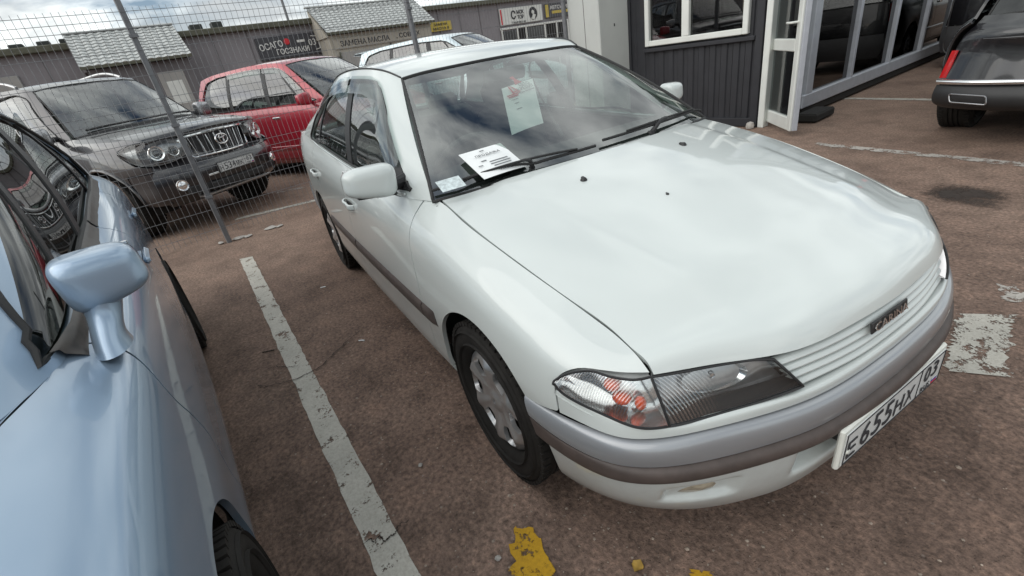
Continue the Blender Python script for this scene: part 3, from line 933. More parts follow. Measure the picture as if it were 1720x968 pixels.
# standing cladding panels, each with a raised rib
def clad(x0, x1, z0, z1):
    b = B_()
    prof = [(x0 + .002, .0), (x0 + .012, -.018), (x0 + (x1 - x0) * .55, -.018), (x0 + (x1 - x0) * .55 + .012, -.002), (x1 - .002, -.002), (x1 - .002, .02), (x0 + .002, .02)]
    b.prism([(x, y) for x, y in prof], z0, z1, lambda u, v, t: (u, v + .03, t))
    return b.build('cladding_panel', MT['kiosk'], KF, 20)
xs = np.linspace(-1.99, -.08, 13)
for k in range(12):
    if xs[k] > -1.80 and xs[k + 1] < -.12:
        clad(xs[k], xs[k + 1], .10, 1.00); clad(xs[k], xs[k + 1], 2.42, 3.15)
    else:
        clad(xs[k], xs[k + 1], .10, 3.15)
B_().box((-.05, .02, 1.6), (.09, .10, 3.2), None, .006).build('corner_trim', MT['kiosk'], KF)
B_().box((-2.0, .015, 1.6), (.05, .06, 3.2), None, .004).build('corner_trim', MT['kiosk'], KF)
B_().box((-1.0, .01, .06), (1.98, .06, .10), None, .004).build('base_trim', MT['kiosk'], KF)
WN = empty('window'); WN.parent = KF
wx0, wx1, wz0, wz1 = -1.70, -.19, 1.07, 2.38
for (cx, cz, sx, sz) in ((wx0 + .035, (wz0 + wz1) / 2, .07, wz1 - wz0), (wx1 - .035, (wz0 + wz1) / 2, .07, wz1 - wz0), ((wx0 + wx1) / 2, wz0 + .035, wx1 - wx0 - .14, .07), ((wx0 + wx1) / 2, wz1 - .035, wx1 - wx0 - .14, .07), (-1.045, (wz0 + wz1) / 2, .11, wz1 - wz0 - .14)):
    B_().box((cx, -.005, cz), (sx, .07, sz), None, .008).build('frame', MT['pvc'], WN)
for (a, b) in ((wx0 + .07, -1.10), (-.99, wx1 - .07)):
    B_().box(((a + b) / 2, .012, (wz0 + wz1) / 2), (b - a, .006, wz1 - wz0 - .14)).build('pane', MT['kiosk_glass'], WN)
    k = a + .03
    while k < b - .01:
        B_().box((k, .042, (wz0 + wz1) / 2), (.032, .004, wz1 - wz0 - .16), Matrix.Rotation(.5, 3, 'Z')).build('blind_slat', MT['blind'], WN)
        k += .048
B_().box(((wx0 + wx1) / 2 + .03, -.01, wz0 - .05), (wx1 - wx0 + .12, .06, .05), None, .008).build('sill', MT['kiosk'], WN)
o = B_().lathe([(.0005, .05), (.04, .035), (.05, 0), (.045, -.03)], axis='z', n=8).build('foam_lump', MT['concrete']); o.location = (-2.56, 4.33, .04)
tagit(o, 'small white foam lump at the foot of the dark kiosk corner', 'rubble')
# open door: hinged on the kiosk corner
DJ = B_().box((-2.485, 4.47, 1.3), (.075, .12, 2.6), Matrix.Rotation(rad(5), 3, 'Z'), .006).build('door_jamb', MT['pvc'])
tagit(DJ, 'white door jamb at the corner of the dark kiosk', 'door frame')
ang = math.atan2(4.13 - 4.66, -1.95 + 2.62)
DR = empty('open_door', (-2.60, 4.64, .06), ang, 'white glazed door standing open beside the dark kiosk', 'door')
DW = .86
for (cx, cz, sx, sz) in ((.05, 1.02, .10, 2.04), (DW - .05, 1.02, .10, 2.04), (DW / 2, .07, DW - .20, .14), (DW / 2, 1.98, DW - .20, .12), (DW / 2, .86, DW - .20, .12)):
    B_().box((cx + .06, 0, cz), (sx, .06, sz), None, .008).build('door_rail', MT['pvc'], DR)
for z0, z1 in ((.14, .80), (.92, 1.92)):
    B_().box((DW / 2 + .06, .0, (z0 + z1) / 2), (DW - .19, .008, z1 - z0 + .01)).build('pane', MT['door_glass'], DR)
for z in (.30, 1.15, 1.80):
    B_().lathe([(.0005, .06), (.014, .06), (.014, -.06), (.0005, -.06)], c=(.03, -.02, z), axis='z', n=10).build('hinge', MT['pvc'], DR)
B_().tube(curve([(DW - .0, -.03, 1.08), (DW - .0, -.085, 1.08), (DW - .14, -.09, 1.08)], 8), .011, 8).build('handle', MT['pvc'], DR)
B_().box((DW + .085, .012, 1.02), (.035, .05, 2.02), None, .004).build('door_edge', MT['alu'], DR)
# showroom
SH = empty('showroom', (-2.30, 5.05, 0), rad(96.0), 'glazed showroom front with pale frames beyond the open door', 'building')
# local +X runs along the glass line, local +Y to the inside
mull = [0.0, 1.30, 2.66, 4.00, 5.30, 6.45]
B_().box((3.2, .05, .20), (6.6, .10, .16), None, .01).build('bottom_rail', MT['alu'], SH)
B_().box((3.2, .05, 3.02), (6.6, .10, .14), None, .01).build('top_rail', MT['alu'], SH)
for k, x in enumerate(mull):
    w = .17 if k == 0 else .075
    B_().box((x + (.06 if k == 0 else 0), .05, 1.60), (w, .09, 2.70), None, .01).build('mullion', MT['alu'], SH)
for k in range(5):
    a, b = mull[k] + (.13 if k == 0 else .03), mull[k + 1] - .03
    B_().box(((a + b) / 2, .06, 1.60), (b - a, .008, 2.72)).build('pane', MT['show_glass'], SH)
B_().box((3.2, .08, .07), (6.5, .12, .10), None, .01).build('plinth', MT['under'], SH)
B_().box((3.2, 1.0, 3.2), (6.8, 2.1, .2), None, .02).build('roof_slab', MT['kiosk'], SH)
B_().box((3.2, 2.0, 1.6), (6.6, .1, 3.0)).build('back_wall', MT['wall_dark'], SH)
B_().box((6.5, 1.0, 1.6), (.1, 1.9, 3.0)).build('side_wall', MT['wall_dark'], SH)
B_().box((3.2, 1.05, .09), (6.5, 1.8, .05)).build('floor_slab', MT['wall_dark'], SH)
B_().box((-.10, -.16, .06), (.50, .24, .10), Matrix.Rotation(.0, 3, 'Z'), .02).build('step', MT['under'], SH)

# ------------------------------------------------------------------ shared car pieces
def wheel_circle(xc, zc, R, V):
    return np.hypot(V[:, 0] - xc, V[:, 2] - zc) - R

def make_wheel(parent, x, y, side, R=.297, rim=.19, width=.175, holes=6, zc=None, capmat=None, style='cap'):
    """side = -1: outer face looks to -Y; parts: tyre, hubcap"""
    zc = zc if zc is not None else R - .004
    w = width / 2
    b = B_()
    prof = [(rim * .97, w * .55), (rim * 1.02, w * .86), (rim * 1.10, w * 1.0), (rim + (R - rim) * .55, w * 1.08), (R - .022, w * 1.0), (R - .007, w * .88), (R, w * .70)]
    full = prof + [(R - .0005, w * .36), (R - .010, w * .35), (R - .010, w * .27), (R, w * .26), (R, w * .06), (R - .010, w * .05), (R - .010, -w * .05), (R, -w * .06), (R, -w * .26), (R - .010, -w * .27), (R - .010, -w * .35), (R - .0005, -w * .36)] + [(r, -h) for r, h in prof[::-1]]
    b.lathe(full, axis='y', n=64)
    # raised rib on the sidewall
    for r0 in (rim + (R - rim) * .28, rim + (R - rim) * .70):
        b.lathe([(r0 - .004, w * 1.03), (r0, w * 1.12), (r0 + .004, w * 1.03)], axis='y', n=64)
        b.lathe([(r0 - .004, -w * 1.03), (r0, -w * 1.12), (r0 + .004, -w * 1.03)], axis='y', n=64)
    # tread blocks
    for k in range(60):
        a = 2 * math.pi * k / 60
        for s_ in (-1, 1):
            ca, sa = math.cos(a + .03 * s_), math.sin(a + .03 * s_)
            Rm = Matrix(((ca, 0, -sa), (0, 1, 0), (sa, 0, ca)))
            b.box((ca * (R - .004), s_ * w * .80, sa * (R - .004)), (.014, w * .34, .021), Rm)
    t = b.build('tyre', MT['tyre'], parent, 40)
    t.location = (x, y, zc)
    # hub cap: polar sheet with openings
    nr, na = 26, 140
    r = np.linspace(.012, rim, nr)
    h = np.interp(r / rim, [0, .16, .2, .3, .62, .80, .90, .945, .97, 1.0], [.030, .029, .022, .020, .030, .033, .026, .014, .020, .004])
    th = np.linspace(0, 2 * np.pi, na + 1)
    ridge = (np.interp(r / rim, [0, .22, .4, .8, .9, 1], [0, 0, .5, .8, 0, 0])[:, None] * .012 * np.maximum(0, np.cos(th * holes + np.pi))[None, :] ** 2)
    if style == 'cap':
        hh = h[:, None] + ridge
    else:
        hh = h[:, None] - .02 + ridge * 2
    Bm = np.stack([r[:, None] * np.cos(th), np.broadcast_to(hh + w * .55, (nr, na + 1)), r[:, None] * np.sin(th)], -1)
    m = from_lattice(Bm, True)
    V = m.V
    rr = np.hypot(V[:, 0], V[:, 2]); aa = np.arctan2(V[:, 2], V[:, 0])
    ph = (np.abs(((aa * holes / (2 * np.pi) - .5) % 1.0) - .5)) * 2 * np.pi / holes   # angle to nearest opening centre
    if style == 'cap':
        f = np.maximum(np.abs(rr - rim * .735) / (rim * .135), ph * rr / (rim * .155)) ** 1
        f = np.sqrt((np.abs(rr - rim * .69) / (rim * .195)) ** 3 + (ph * rr / (rim * (.10 + .12 * rr / rim))) ** 3) - 1
    else:
        half = np.interp(rr / rim, [.25, .4, .9], [.0, .30, .38]) * 2 * np.pi / holes
        f = np.maximum(np.maximum(ph - half, rim * .34 - rr), rr - rim * .9)
    m = flange(clip(m, f), .016)
    if side < 0:
        m = m.mirror()
    c = put('hubcap' if style == 'cap' else 'rim', m, capmat or MT['silver'], parent)
    c.location = (x, y, zc)
    # dark drum behind the openings, wheel nut dome
    d = B_()
    d.lathe([(.001, w * .25), (rim * .97, w * .25), (rim * .98, -w * .9)], axis='y', n=40)
    dd = d.build('brake_drum', MT['under'], parent)
    if side < 0: dd.scale = (1, -1, 1)
    dd.location = (x, y, zc)
    return t

def liner(parent, x, zc, R, y0, y1):
    """wheel housing: half tube open to the outside"""
    th = np.linspace(-.25, math.pi + .25, 28)
    B = np.array([[(x + R * math.cos(a), y, zc + R * math.sin(a)) for a in th] for y in np.linspace(y0, y1, 4)])
    m = from_lattice(B, y1 < y0)
    cap = B_(); cap.prism([(x + R * math.cos(a), zc + R * math.sin(a)) for a in th], y1, y1 + (.004 if y1 > y0 else -.004), lambda u, v, t: (u, t, v))
    o = put('wheel_housing', m, MT['under'], parent)
    o2 = cap.build('wheel_housing', MT['under'], parent)
    return o

def mirror_both(name, m, mt, parent):
    a = put(name, m, mt, parent); b = put(name, m.mirror(), mt, parent)
    return a, b
# sign convention for half-car surfaces: they are modelled on +Y and mirrored to -Y

# ------------------------------------------------------------------ the white sedan
WC = empty('white_sedan', (0, 0, 0), 0, 'white four-door sedan with grey bumper parked in the middle', 'car')
GAP = .0022
# belt line / bonnet shut line seen from the side: x, half width, z
TOP = np.array([
    (-3.47, .690, .985), (-3.25, .715, 1.005), (-2.98, .728, 1.004), (-2.58, .742, .985), (-2.15, .752, .966), (-1.75, .758, .948),
    (-1.41, .760, .931), (-.95, .760, .912), (-.62, .752, .900), (-.40, .703, .914), (-.238, .703, .888), (-.104, .702, .863),
    (.017, .696, .835), (.134, .686, .807), (.232, .675, .782), (.329, .662, .755), (.399, .651, .732), (.451, .644, .715),
    (.489, .642, .702), (.521, .642, .690), (.548, .643, .675), (.580, .645, .652)])
SX = [-3.52, -3.40, -3.2, -2.95, -2.75, -2.58, -2.35, -2.1, -1.75, -1.41, -.95, -.62, -.40, -.2, 0, .12, .24, .33, .40, .45, .49, .53, .575]
WX = [-3.52, -3.45, -3.3, -3.1, -2.9, -2.58, -2.2, -1.5, -.8, -.4, -.1, .1, .25, .36, .42, .47, .52, .575]
WW = [.63, .70, .762, .798, .818, .828, .834, .842, .842, .838, .832, .828, .818, .806, .790, .768, .738, .702]
tt = nspline(TOP[:, 0], TOP[:, 1:], np.array(SX).clip(TOP[0, 0], TOP[-1, 0]))
ww = nspline(np.array(WX), np.array(WW)[:, None], np.array(SX))[:, 0]
FR = [(.30, .015), (.56, .08), (.74, .21), (.87, .50), (1.0, 1.0)]
P = []
for k, x in enumerate(SX):
    w = ww[k]; tw, tz = tt[k]
    row = [(x, w - .075, .185), (x, w - .030, .235), (x, w - .010, .36), (x, w, .50)]
    for fr, g in FR:
        row.append((x, w - (w - tw) * g, .50 + (tz - .50) * fr))
    P.append(row)
side = surf(P, 300, 84, flip=False)
if side.N[len(side.N) // 2][1] < 0:
    side = side.flip()
# wheel arches
RA = .338
AZ = .298
arch = np.minimum(wheel_circle(0, AZ, RA, side.V), wheel_circle(-2.58, AZ, RA, side.V))
side = clip(side, arch)
# shut lines (x, z), closed outlines
FEND = rnd([(-.475, .10), (-.430, .60), (-.470, .885), (-.43, 1.06), (.64, 1.06), (.64, .66), (.445, .664), (.416, .648), (.392, .615), (.404, .525), (.30, .500), (.10, .486), (.0, .10)], [.02, .25, .05, .05, .05, .004, .02, .02, .02, .004, .02, .02, .02])
FDOOR = rnd([(-.475, .10), (-.430, .60), (-.470, .885), (-.47, 1.2), (-1.492, 1.2), (-1.455, .90), (-1.475, .10)], [.02, .25, .02, .02, .02, .2, .02])
RDOOR = rnd([(-1.475, .10), (-1.455, .90), (-1.492, 1.2), (-2.60, 1.2), (-2.43, .86), (-2.235, .62), (-2.20, .10)], [.02, .2, .02, .02, .2, .2, .02])
QUART = rnd([(-2.20, .10), (-2.235, .62), (-2.43, .86), (-2.60, 1.2), (-3.8, 1.2), (-3.8, .10)], [.02, .2, .2, .02, .02, .02])
ROCK = .262
def zone(poly, zmin=None, zmax=None, m=None):
    m = m or side
    f = inside(poly, m.V[:, XZ]) - GAP
    if zmin is not None: f = np.minimum(f, m.V[:, 2] - zmin - GAP)
    if zmax is not None: f = np.minimum(f, zmax - GAP - m.V[:, 2])
    return clip(m, f)
panels = {'fender': zone(FEND, ROCK), 'front_door': zone(FDOOR, ROCK), 'rear_door': zone(RDOOR, ROCK), 'quarter_panel': zone(QUART)}
door_objs = {}
for nm, m in panels.items():
    door_objs[nm] = mirror_both(nm, flange(m, .016), MT['white'], WC)
rk = clip(side, np.minimum(np.minimum(side.V[:, 0] + 2.20, -.30 - side.V[:, 0]), ROCK - GAP - side.V[:, 2]))
mirror_both('rocker', flange(rk, .012), MT['white'], WC)
inner = clip(side.offset(-.020), np.minimum(side.V[:, 0] + 3.4, .38 - side.V[:, 0]))
mirror_both('inner_body', inner, MT['under'], WC)

# side moulding strip along doors (brown), raised 9 mm
def strip(x0, x1, z0, z1, h, taper=.012):
    m = clip(side, np.minimum(np.minimum(side.V[:, 0] - x0, x1 - side.V[:, 0]), np.minimum(side.V[:, 2] - z0, z1 - side.V[:, 2])))
    return m
def raised(x0, x1, z0, z1, h, mtname, name, par, t0=0, t1=0):
    xs = np.linspace(x0, x1, max(4, int(abs(x1 - x0) / .03)))
    zs = np.linspace(z0, z1, 7)
    B = []
    for x in xs:
        e = min(1.0, (x - x0) / .035 if t0 else 1, (x1 - x) / .035 if t1 else 1)
        col = []
        for q, z in enumerate(zs):
            t = q / 6.0
            lift = h * (1 - abs(2 * t - 1) ** 4) * (.25 + .75 * max(0, e))
            w = side_w(x, z)
            col.append((x, w + lift - (.002 if q in (0, 6) else 0), z))
        B.append(col)
    m = from_lattice(np.array(B))
    if m.N[len(m.N) // 2][1] < 0: m = m.flip()
    for sg in (0, 1):
        put(name, flange(m if sg == 0 else m.mirror(), .008), MT[mtname], par[sg])
_sd = lattice(P, 240, 90)
def side_w(x, z):
    i = np.argmin(np.abs(_sd[:, 40, 0] - x))
    c = _sd[i]
    return float(np.interp(z, c[:, 2], c[:, 1]))
raised(-1.464, -.447, .452, .532, .011, 'brown_trim', 'side_moulding', door_objs['front_door'])
raised(-2.228, -1.484, .452, .532, .011, 'brown_trim', 'side_moulding', door_objs['rear_door'], t0=1)
raised(-.439, -.332, .452, .532, .011, 'brown_trim', 'side_moulding', door_objs['fender'], t1=1)

# door handles
for nm, xh, zh in (('front_door', -1.36, .760), ('rear_door', -2.36, .800)):
    for sg in (0, 1):
        s_ = 1 if sg == 0 else -1
        w = side_w(xh, zh)
        hb = B_()
        pts = curve([(xh - .085, w - .004, zh + .004), (xh - .07, w + .016, zh + .004), (xh, w + .022, zh), (xh + .07, w + .016, zh - .003), (xh + .085, w - .004, zh - .004)], 12)
        for k in range(11):
            pass
        m = M_(*[[], [], []])
        B = np.array([[(p[0], p[1] + dy, p[2] + dz) for dy, dz in ((-.006, -.013), (.002, -.015), (.006, -.008), (.006, .008), (.002, .015), (-.006, .013))] for p in pts])
        m = from_lattice(B)
        mm = m if s_ > 0 else m.mirror()
        put('handle', mm, MT['white'], door_objs[nm][sg])
        hb.box((xh, s_ * (w - .004), zh - .002), (.14, .012, .038), None, .005)
        hb.build('handle_recess', MT['black_plastic'], door_objs[nm][sg])

# bonnet
HEDGE = np.array([(0, .757, .660), (.15, .751, .660), (.28, .735, .660), (.395, .705, .660), (.47, .664, .661), (.53, .631, .661), (.586, .603, .661), (.643, .574, .657)])
cs = np.array([-1, -.92, -.8, -.6, -.3, 0, .3, .6, .8, .92, 1])
def hood_row(E, C, pz=2.3, px=2.0):
    return [(C[0] + (E[0] - C[0]) * abs(c) ** px, E[1] * c, C[2] + (E[2] - C[2]) * abs(c) ** pz) for c in cs]
HP = [[(np.interp(abs(c) * .643, HEDGE[:, 0], HEDGE[:, 1]), c * .643, np.interp(abs(c) * .643, HEDGE[:, 0], HEDGE[:, 2])) for c in cs]]
HP[0] = [(float(nspline(HEDGE[:, 0], HEDGE[:, 1:2], np.array([abs(c) * .643]))[0, 0]), c * .643, .661) for c in cs]
HP.append([(a[0] * .78 + b[0] * .22, a[1] * .78 + b[1] * .22, z) for a, b, z in zip(HP[0], hood_row((.50, .641, .697), (.66, 0, .742)), [.688 + .014 * (1 - abs(c) ** 2.5) - .006 * abs(c) ** 8 for c in cs])])
HP.append(hood_row((.505, .640, .696), (.63, 0, .752)))
HP.append(hood_row((.445, .641, .717), (.54, 0, .788)))
HP.append(hood_row((.33, .660, .755), (.40, 0, .826)))
HP.append(hood_row((.13, .684, .808), (.19, 0, .877)))
HP.append(hood_row((-.10, .700, .863), (-.03, 0, .922)))
HP.append(hood_row((-.375, .694, .917), (-.215, 0, .951)))
HP = [[(x, y * .9958, z) for x, y, z in row] for row in HP]
hood = surf(HP, 110, 130)
if hood.N[len(hood.N) // 2][2] < 0: hood = hood.flip()
# soft raised centre with a crease running to the nose
cw = np.interp(hood.V[:, 0], [-.3, .75], [.50, .40])
dd_ = np.abs(hood.V[:, 1]) - cw
hood.V[:, 2] += .006 / (1 + np.exp(dd_ / .012)) * np.clip((.72 - hood.V[:, 0]) / .3, 0, 1)
HOOD = put('hood', flange(hood, .02), MT['white'], WC)
G = hood.V.reshape(110, 130, 3)
_n = unit(np.cross(np.gradient(G, axis=0), np.gradient(G, axis=1)))
if _n[50, 60, 2] < 0: _n = -_n
_hn = _n.reshape(-1, 3)
bpy.data.objects.remove(HOOD)
hood = M_(hood.V, _hn, hood.F)
HOOD = put('hood', flange(hood, .02), MT['white'], WC)
put('hood_underside', clip(hood.offset(-.03), np.ones(len(hood.V))), MT['under'], WC)
def hood_at(x, y):
    k = np.argmin((hood.V[:, 0] - x) ** 2 + (hood.V[:, 1] - y) ** 2)
    return hood.V[k], hood.N[k]
for (x, y, s_) in ((-.067, -.29, 1.0), (-.067, .19, 1.0), (.185, -.165, .45)):
    p, n_ = hood_at(x, y)
    nb = B_()
    nb.lathe([(.0005, .010), (.006, .009), (.010, .004), (.011, 0)], axis='z', n=14)
    nb.box((.010, 0, .004), (.012, .010, .007), None, .002)
    o = nb.build('washer_nozzle', MT['black_plastic'], HOOD)
    o.location = p; o.scale = (s_ * 1.1, s_ * 1.1, s_)
    o.rotation_euler = Vector(n_).to_track_quat('Z', 'X').to_euler()

# ---- front end: feature curves in plan, all on +Y: (half width, x, z), from the centre outwards
def feat(L, n=90):
    c = curve(np.array([(x, w, z) for w, x, z in L]), n)
    return c
CF = dict(
    lip_in=[(0, .742, .552), (.20, .738, .552), (.33, .722, .552), (.45, .690, .552), (.58, .632, .548), (.67, .586, .545), (.73, .525, .552), (.772, .442, .568), (.792, .395, .590)],
    lip_top=[(0, .775, .556), (.20, .769, .556), (.33, .752, .556), (.45, .716, .556), (.58, .658, .549), (.665, .612, .546), (.725, .552, .553), (.768, .462, .570), (.796, .404, .592)],
    lip_bot=[(0, .782, .530), (.20, .775, .530), (.33, .757, .530), (.45, .722, .530), (.58, .668, .526), (.67, .617, .520), (.735, .556, .518), (.775, .462, .520), (.795, .404, .524)])
CF['b0'] = [(0, .770, .526), (.20, .763, .526), (.33, .745, .526), (.45, .710, .526), (.58, .656, .522), (.67, .603, .516), (.733, .540, .514), (.780, .440, .512), (.803, .330, .508), (.808, .20, .500), (.808, .12, .494)]
CF['b1'] = [(0, .793, .521), (.20, .786, .521), (.33, .768, .521), (.45, .733, .521), (.58, .679, .518), (.675, .625, .512), (.742, .560, .510), (.790, .450, .508), (.813, .335, .504), (.820, .20, .497), (.820, .12, .492)]
CF['b2'] = [(0, .806, .490), (.20, .799, .490), (.33, .781, .490), (.46, .743, .490), (.59, .688, .488), (.69, .632, .486), (.755, .566, .484), (.802, .452, .482), (.824, .335, .480), (.830, .20, .478), (.830, .12, .476)]
CF['b3'] = [(0, .803, .455), (.20, .796, .455), (.33, .779, .455), (.46, .741, .455), (.59, .688, .453), (.69, .630, .451), (.757, .562, .449), (.804, .450, .450), (.826, .335, .456), (.832, .20, .462), (.832, .12, .464)]
CF['s0'] = [(w, x - .004, z - .004) for w, x, z in CF['b3']]
CF['s1'] = [(w, x + .010, z - .011) for w, x, z in CF['b3']]
CF['s2'] = [(w, x + .010, z - .048) for w, x, z in CF['b3']]
CF['s3'] = [(w, x - .006, z - .056) for w, x, z in CF['b3']]
CF['v0'] = [(0, .790, .402), (.20, .783, .402), (.33, .768, .402), (.46, .731, .402), (.59, .679, .401), (.685, .622, .400), (.748, .553, .400), (.790, .445, .402), (.806, .335, .404), (.812, .24, .406), (.812, .12, .408)]
CF['v1'] = [(0, .788, .36), (.20, .781, .36), (.33, .766, .36), (.46, .729, .36), (.585, .677, .36), (.678, .620, .36), (.742, .550, .36), (.784, .442, .36), (.801, .335, .36), (.806, .24, .36), (.806, .12, .36)]
CF['v2'] = [(0, .778, .28), (.20, .771, .28), (.33, .755, .28), (.455, .718, .28), (.575, .666, .28), (.662, .606, .28), (.725, .536, .28), (.768, .432, .28), (.788, .335, .28), (.795, .24, .28), (.795, .12, .28)]
CF['v3'] = [(0, .762, .215), (.20, .754, .215), (.33, .736, .215), (.445, .698, .215), (.555, .645, .215), (.636, .585, .215), (.698, .514, .215), (.744, .420, .215), (.768, .335, .215), (.778, .24, .215), (.778, .12, .215)]
CF['v4'] = [(0, .748, .183), (.20, .739, .183), (.33, .718, .183), (.435, .680, .183), (.54, .626, .183), (.615, .566, .183), (.674, .497, .183), (.722, .408, .185), (.748, .335, .19), (.762, .24, .20), (.765, .12, .20)]
CF['v5'] = [(w * .96, x - .03, z - .004) for w, x, z in CF['v4']]
def sweep(keys, nv, n=120, both=True):
    rows = [feat(CF[k], n) for k in keys]
    if both:
        rows = [np.vstack([(r * [1, -1, 1])[::-1], r[1:]]) for r in rows]
    Lm = np.array(rows).transpose(1, 0, 2)
    tv = np.mean([chord(Lm[i]) for i in range(0, len(Lm), 10)], axis=0)
    D = nspline(tv, Lm.transpose(1, 0, 2).reshape(len(keys), -1), np.linspace(0, tv[-1], nv)).reshape(nv, len(Lm), 3).transpose(1, 0, 2)
    m = from_lattice(D)
    c = m.N[len(m.N) // 2 + nv // 2]
    mid = m.N[(len(Lm) // 2) * nv + nv // 2]
    return m.flip() if mid[0] < 0 else m
def arched(m, R=RA - .002):
    return clip(m, np.minimum(wheel_circle(0, AZ, R, m.V), m.V[:, 0] - .05))
FB = put('front_bumper', flange(arched(sweep(['b0', 'b1', 'b2', 'b3'], 22)), .012), MT['bumper_grey'], WC)
FB['label'] = 'grey painted upper face of the front bumper'
put('rubbing_strip', flange(arched(sweep(['s0', 's1', 's2', 's3'], 12)), .01), MT['brown_trim'], WC)
val = arched(sweep(['v0', 'v1', 'v2', 'v3', 'v4', 'v5'], 44, 150))
# central air intake and fog lamp pockets pushed back
def pocket(m, y0, y1, z0, z1, d, soft=.014):
    y = np.abs(m.V[:, 1]) if y0 >= 0 else m.V[:, 1]
    s1 = 1 / (1 + np.exp(-(y - y0) / soft * 2)) * 1 / (1 + np.exp(-(y1 - y) / soft * 2))
    s2 = 1 / (1 + np.exp(-(m.V[:, 2] - z0) / soft * 3)) * 1 / (1 + np.exp(-(z1 - m.V[:, 2]) / soft * 3))
    V = m.V.copy(); V[:, 0] -= d * s1 * s2
    return M_(V, m.N, m.F)
def renorm(m):
    acc = np.zeros_like(m.V)
    for f in m.F:
        n_ = np.cross(m.V[f[1]] - m.V[f[0]], m.V[f[2]] - m.V[f[0]])
        for i in f: acc[i] += n_
    return M_(m.V, unit(acc), m.F)
val = pocket(val, -.33, .33, .285, .372, .05)
val = pocket(val, .50, .655, .292, .350, .022, .010)
val = renorm(val)
VAL = put('bumper_valance', flange(val, .012), MT['white'], WC)
for sg in (-1, 1):
    fb_ = B_()
    pr = [(.0005, .014), (.03, .012), (.05, .006), (.058, -.002)]
    fb_.lathe(pr, axis='x', n=24)
    o = fb_.build('fog_lamp', MT['fog'] if 'fog' in MT else MT['silver'], VAL)
    o.location = (.632, sg * .592, .320); o.scale = (1, 1.25, .46); o.rotation_euler = (0, 0, sg * .62)
lipm = sweep(['lip_in', 'lip_top', 'lip_bot'], 14)
put('bumper_lip', flange(clip(lipm, .3998 - .0 + 0 * lipm.V[:, 0] + (lipm.V[:, 0] - .40) * 1 - .3998 + .0), .01), MT['white'], WC)

# ---- head lamps
LTOP = [(.404, .702, .652), (.436, .682, .657), (.47, .660, .656), (.53, .629, .656), (.586, .602, .656), (.645, .569, .655)]
LBOT = [(.352, .747, .574), (.424, .718, .562), (.512, .682, .554), (.578, .655, .550), (.630, .634, .549), (.648, .625, .549)]
TTOP = [(.645, .569, .655), (.681, .552, .656), (.702, .525, .656), (.719, .503, .660), (.732, .479, .664), (.752, .446, .656), (.776, .418, .642), (.795, .398, .622)]
TBOT = [(.648, .625, .549), (.692, .597, .549), (.711, .579, .553), (.736, .535, .562), (.761, .480, .572), (.784, .436, .588), (.794, .410, .602), (.797, .399, .614)]
def lamp_patch(T, Bt, n, nv, bulge):
    a = curve(np.array([(x, w, z) for w, x, z in T]), n); c = curve(np.array([(x, w, z) for w, x, z in Bt]), n)
    out = np.zeros((n, nv, 3))
    e = a - c
    tg = np.gradient((a + c) / 2, axis=0)
    nrm = unit(np.cross(tg, e))
    if nrm[n // 2][0] < 0: nrm = -nrm
    for j in range(nv):
        t = j / (nv - 1)
        out[:, j] = c + e * t + nrm * (bulge * 4 * t * (1 - t)) * 1.0
    return out
lampA = lamp_patch(LTOP, LBOT, 60, 20, .006)
lampT = lamp_patch(TTOP, TBOT, 44, 20, .007)
def shrink(B, s_, back):
    """interior bowl behind a lens"""
    m = from_lattice(B)
    n_ = m.N if m.N[len(m.N) // 2][0] > 0 else -m.N
    V = B.reshape(-1, 3); c = V.mean(0)
    return ((V - c) * s_ + c).reshape(B.shape) - back * np.array([.80, .50, 0])
def bowl(B, s_, back, name, mt, par, sg):
    """walls and floor of the lamp housing"""
    inn = shrink(B, s_, back)
    m = from_lattice(inn)
    if m.N[len(m.N) // 2][0] < 0: m = m.flip()
    nu, nv, _ = B.shape
    ring_o = np.vstack([B[:, 0], B[-1, 1:], B[::-1, -1][1:], B[0, ::-1][1:]])
    ring_i = np.vstack([inn[:, 0], inn[-1, 1:], inn[::-1, -1][1:], inn[0, ::-1][1:]])
    w_ = from_lattice(np.stack([ring_o, ring_i], 1))
    m = m + w_
    b = B_().addm(m if sg > 0 else m.mirror())
    return b.build(name, mt, par, 30)
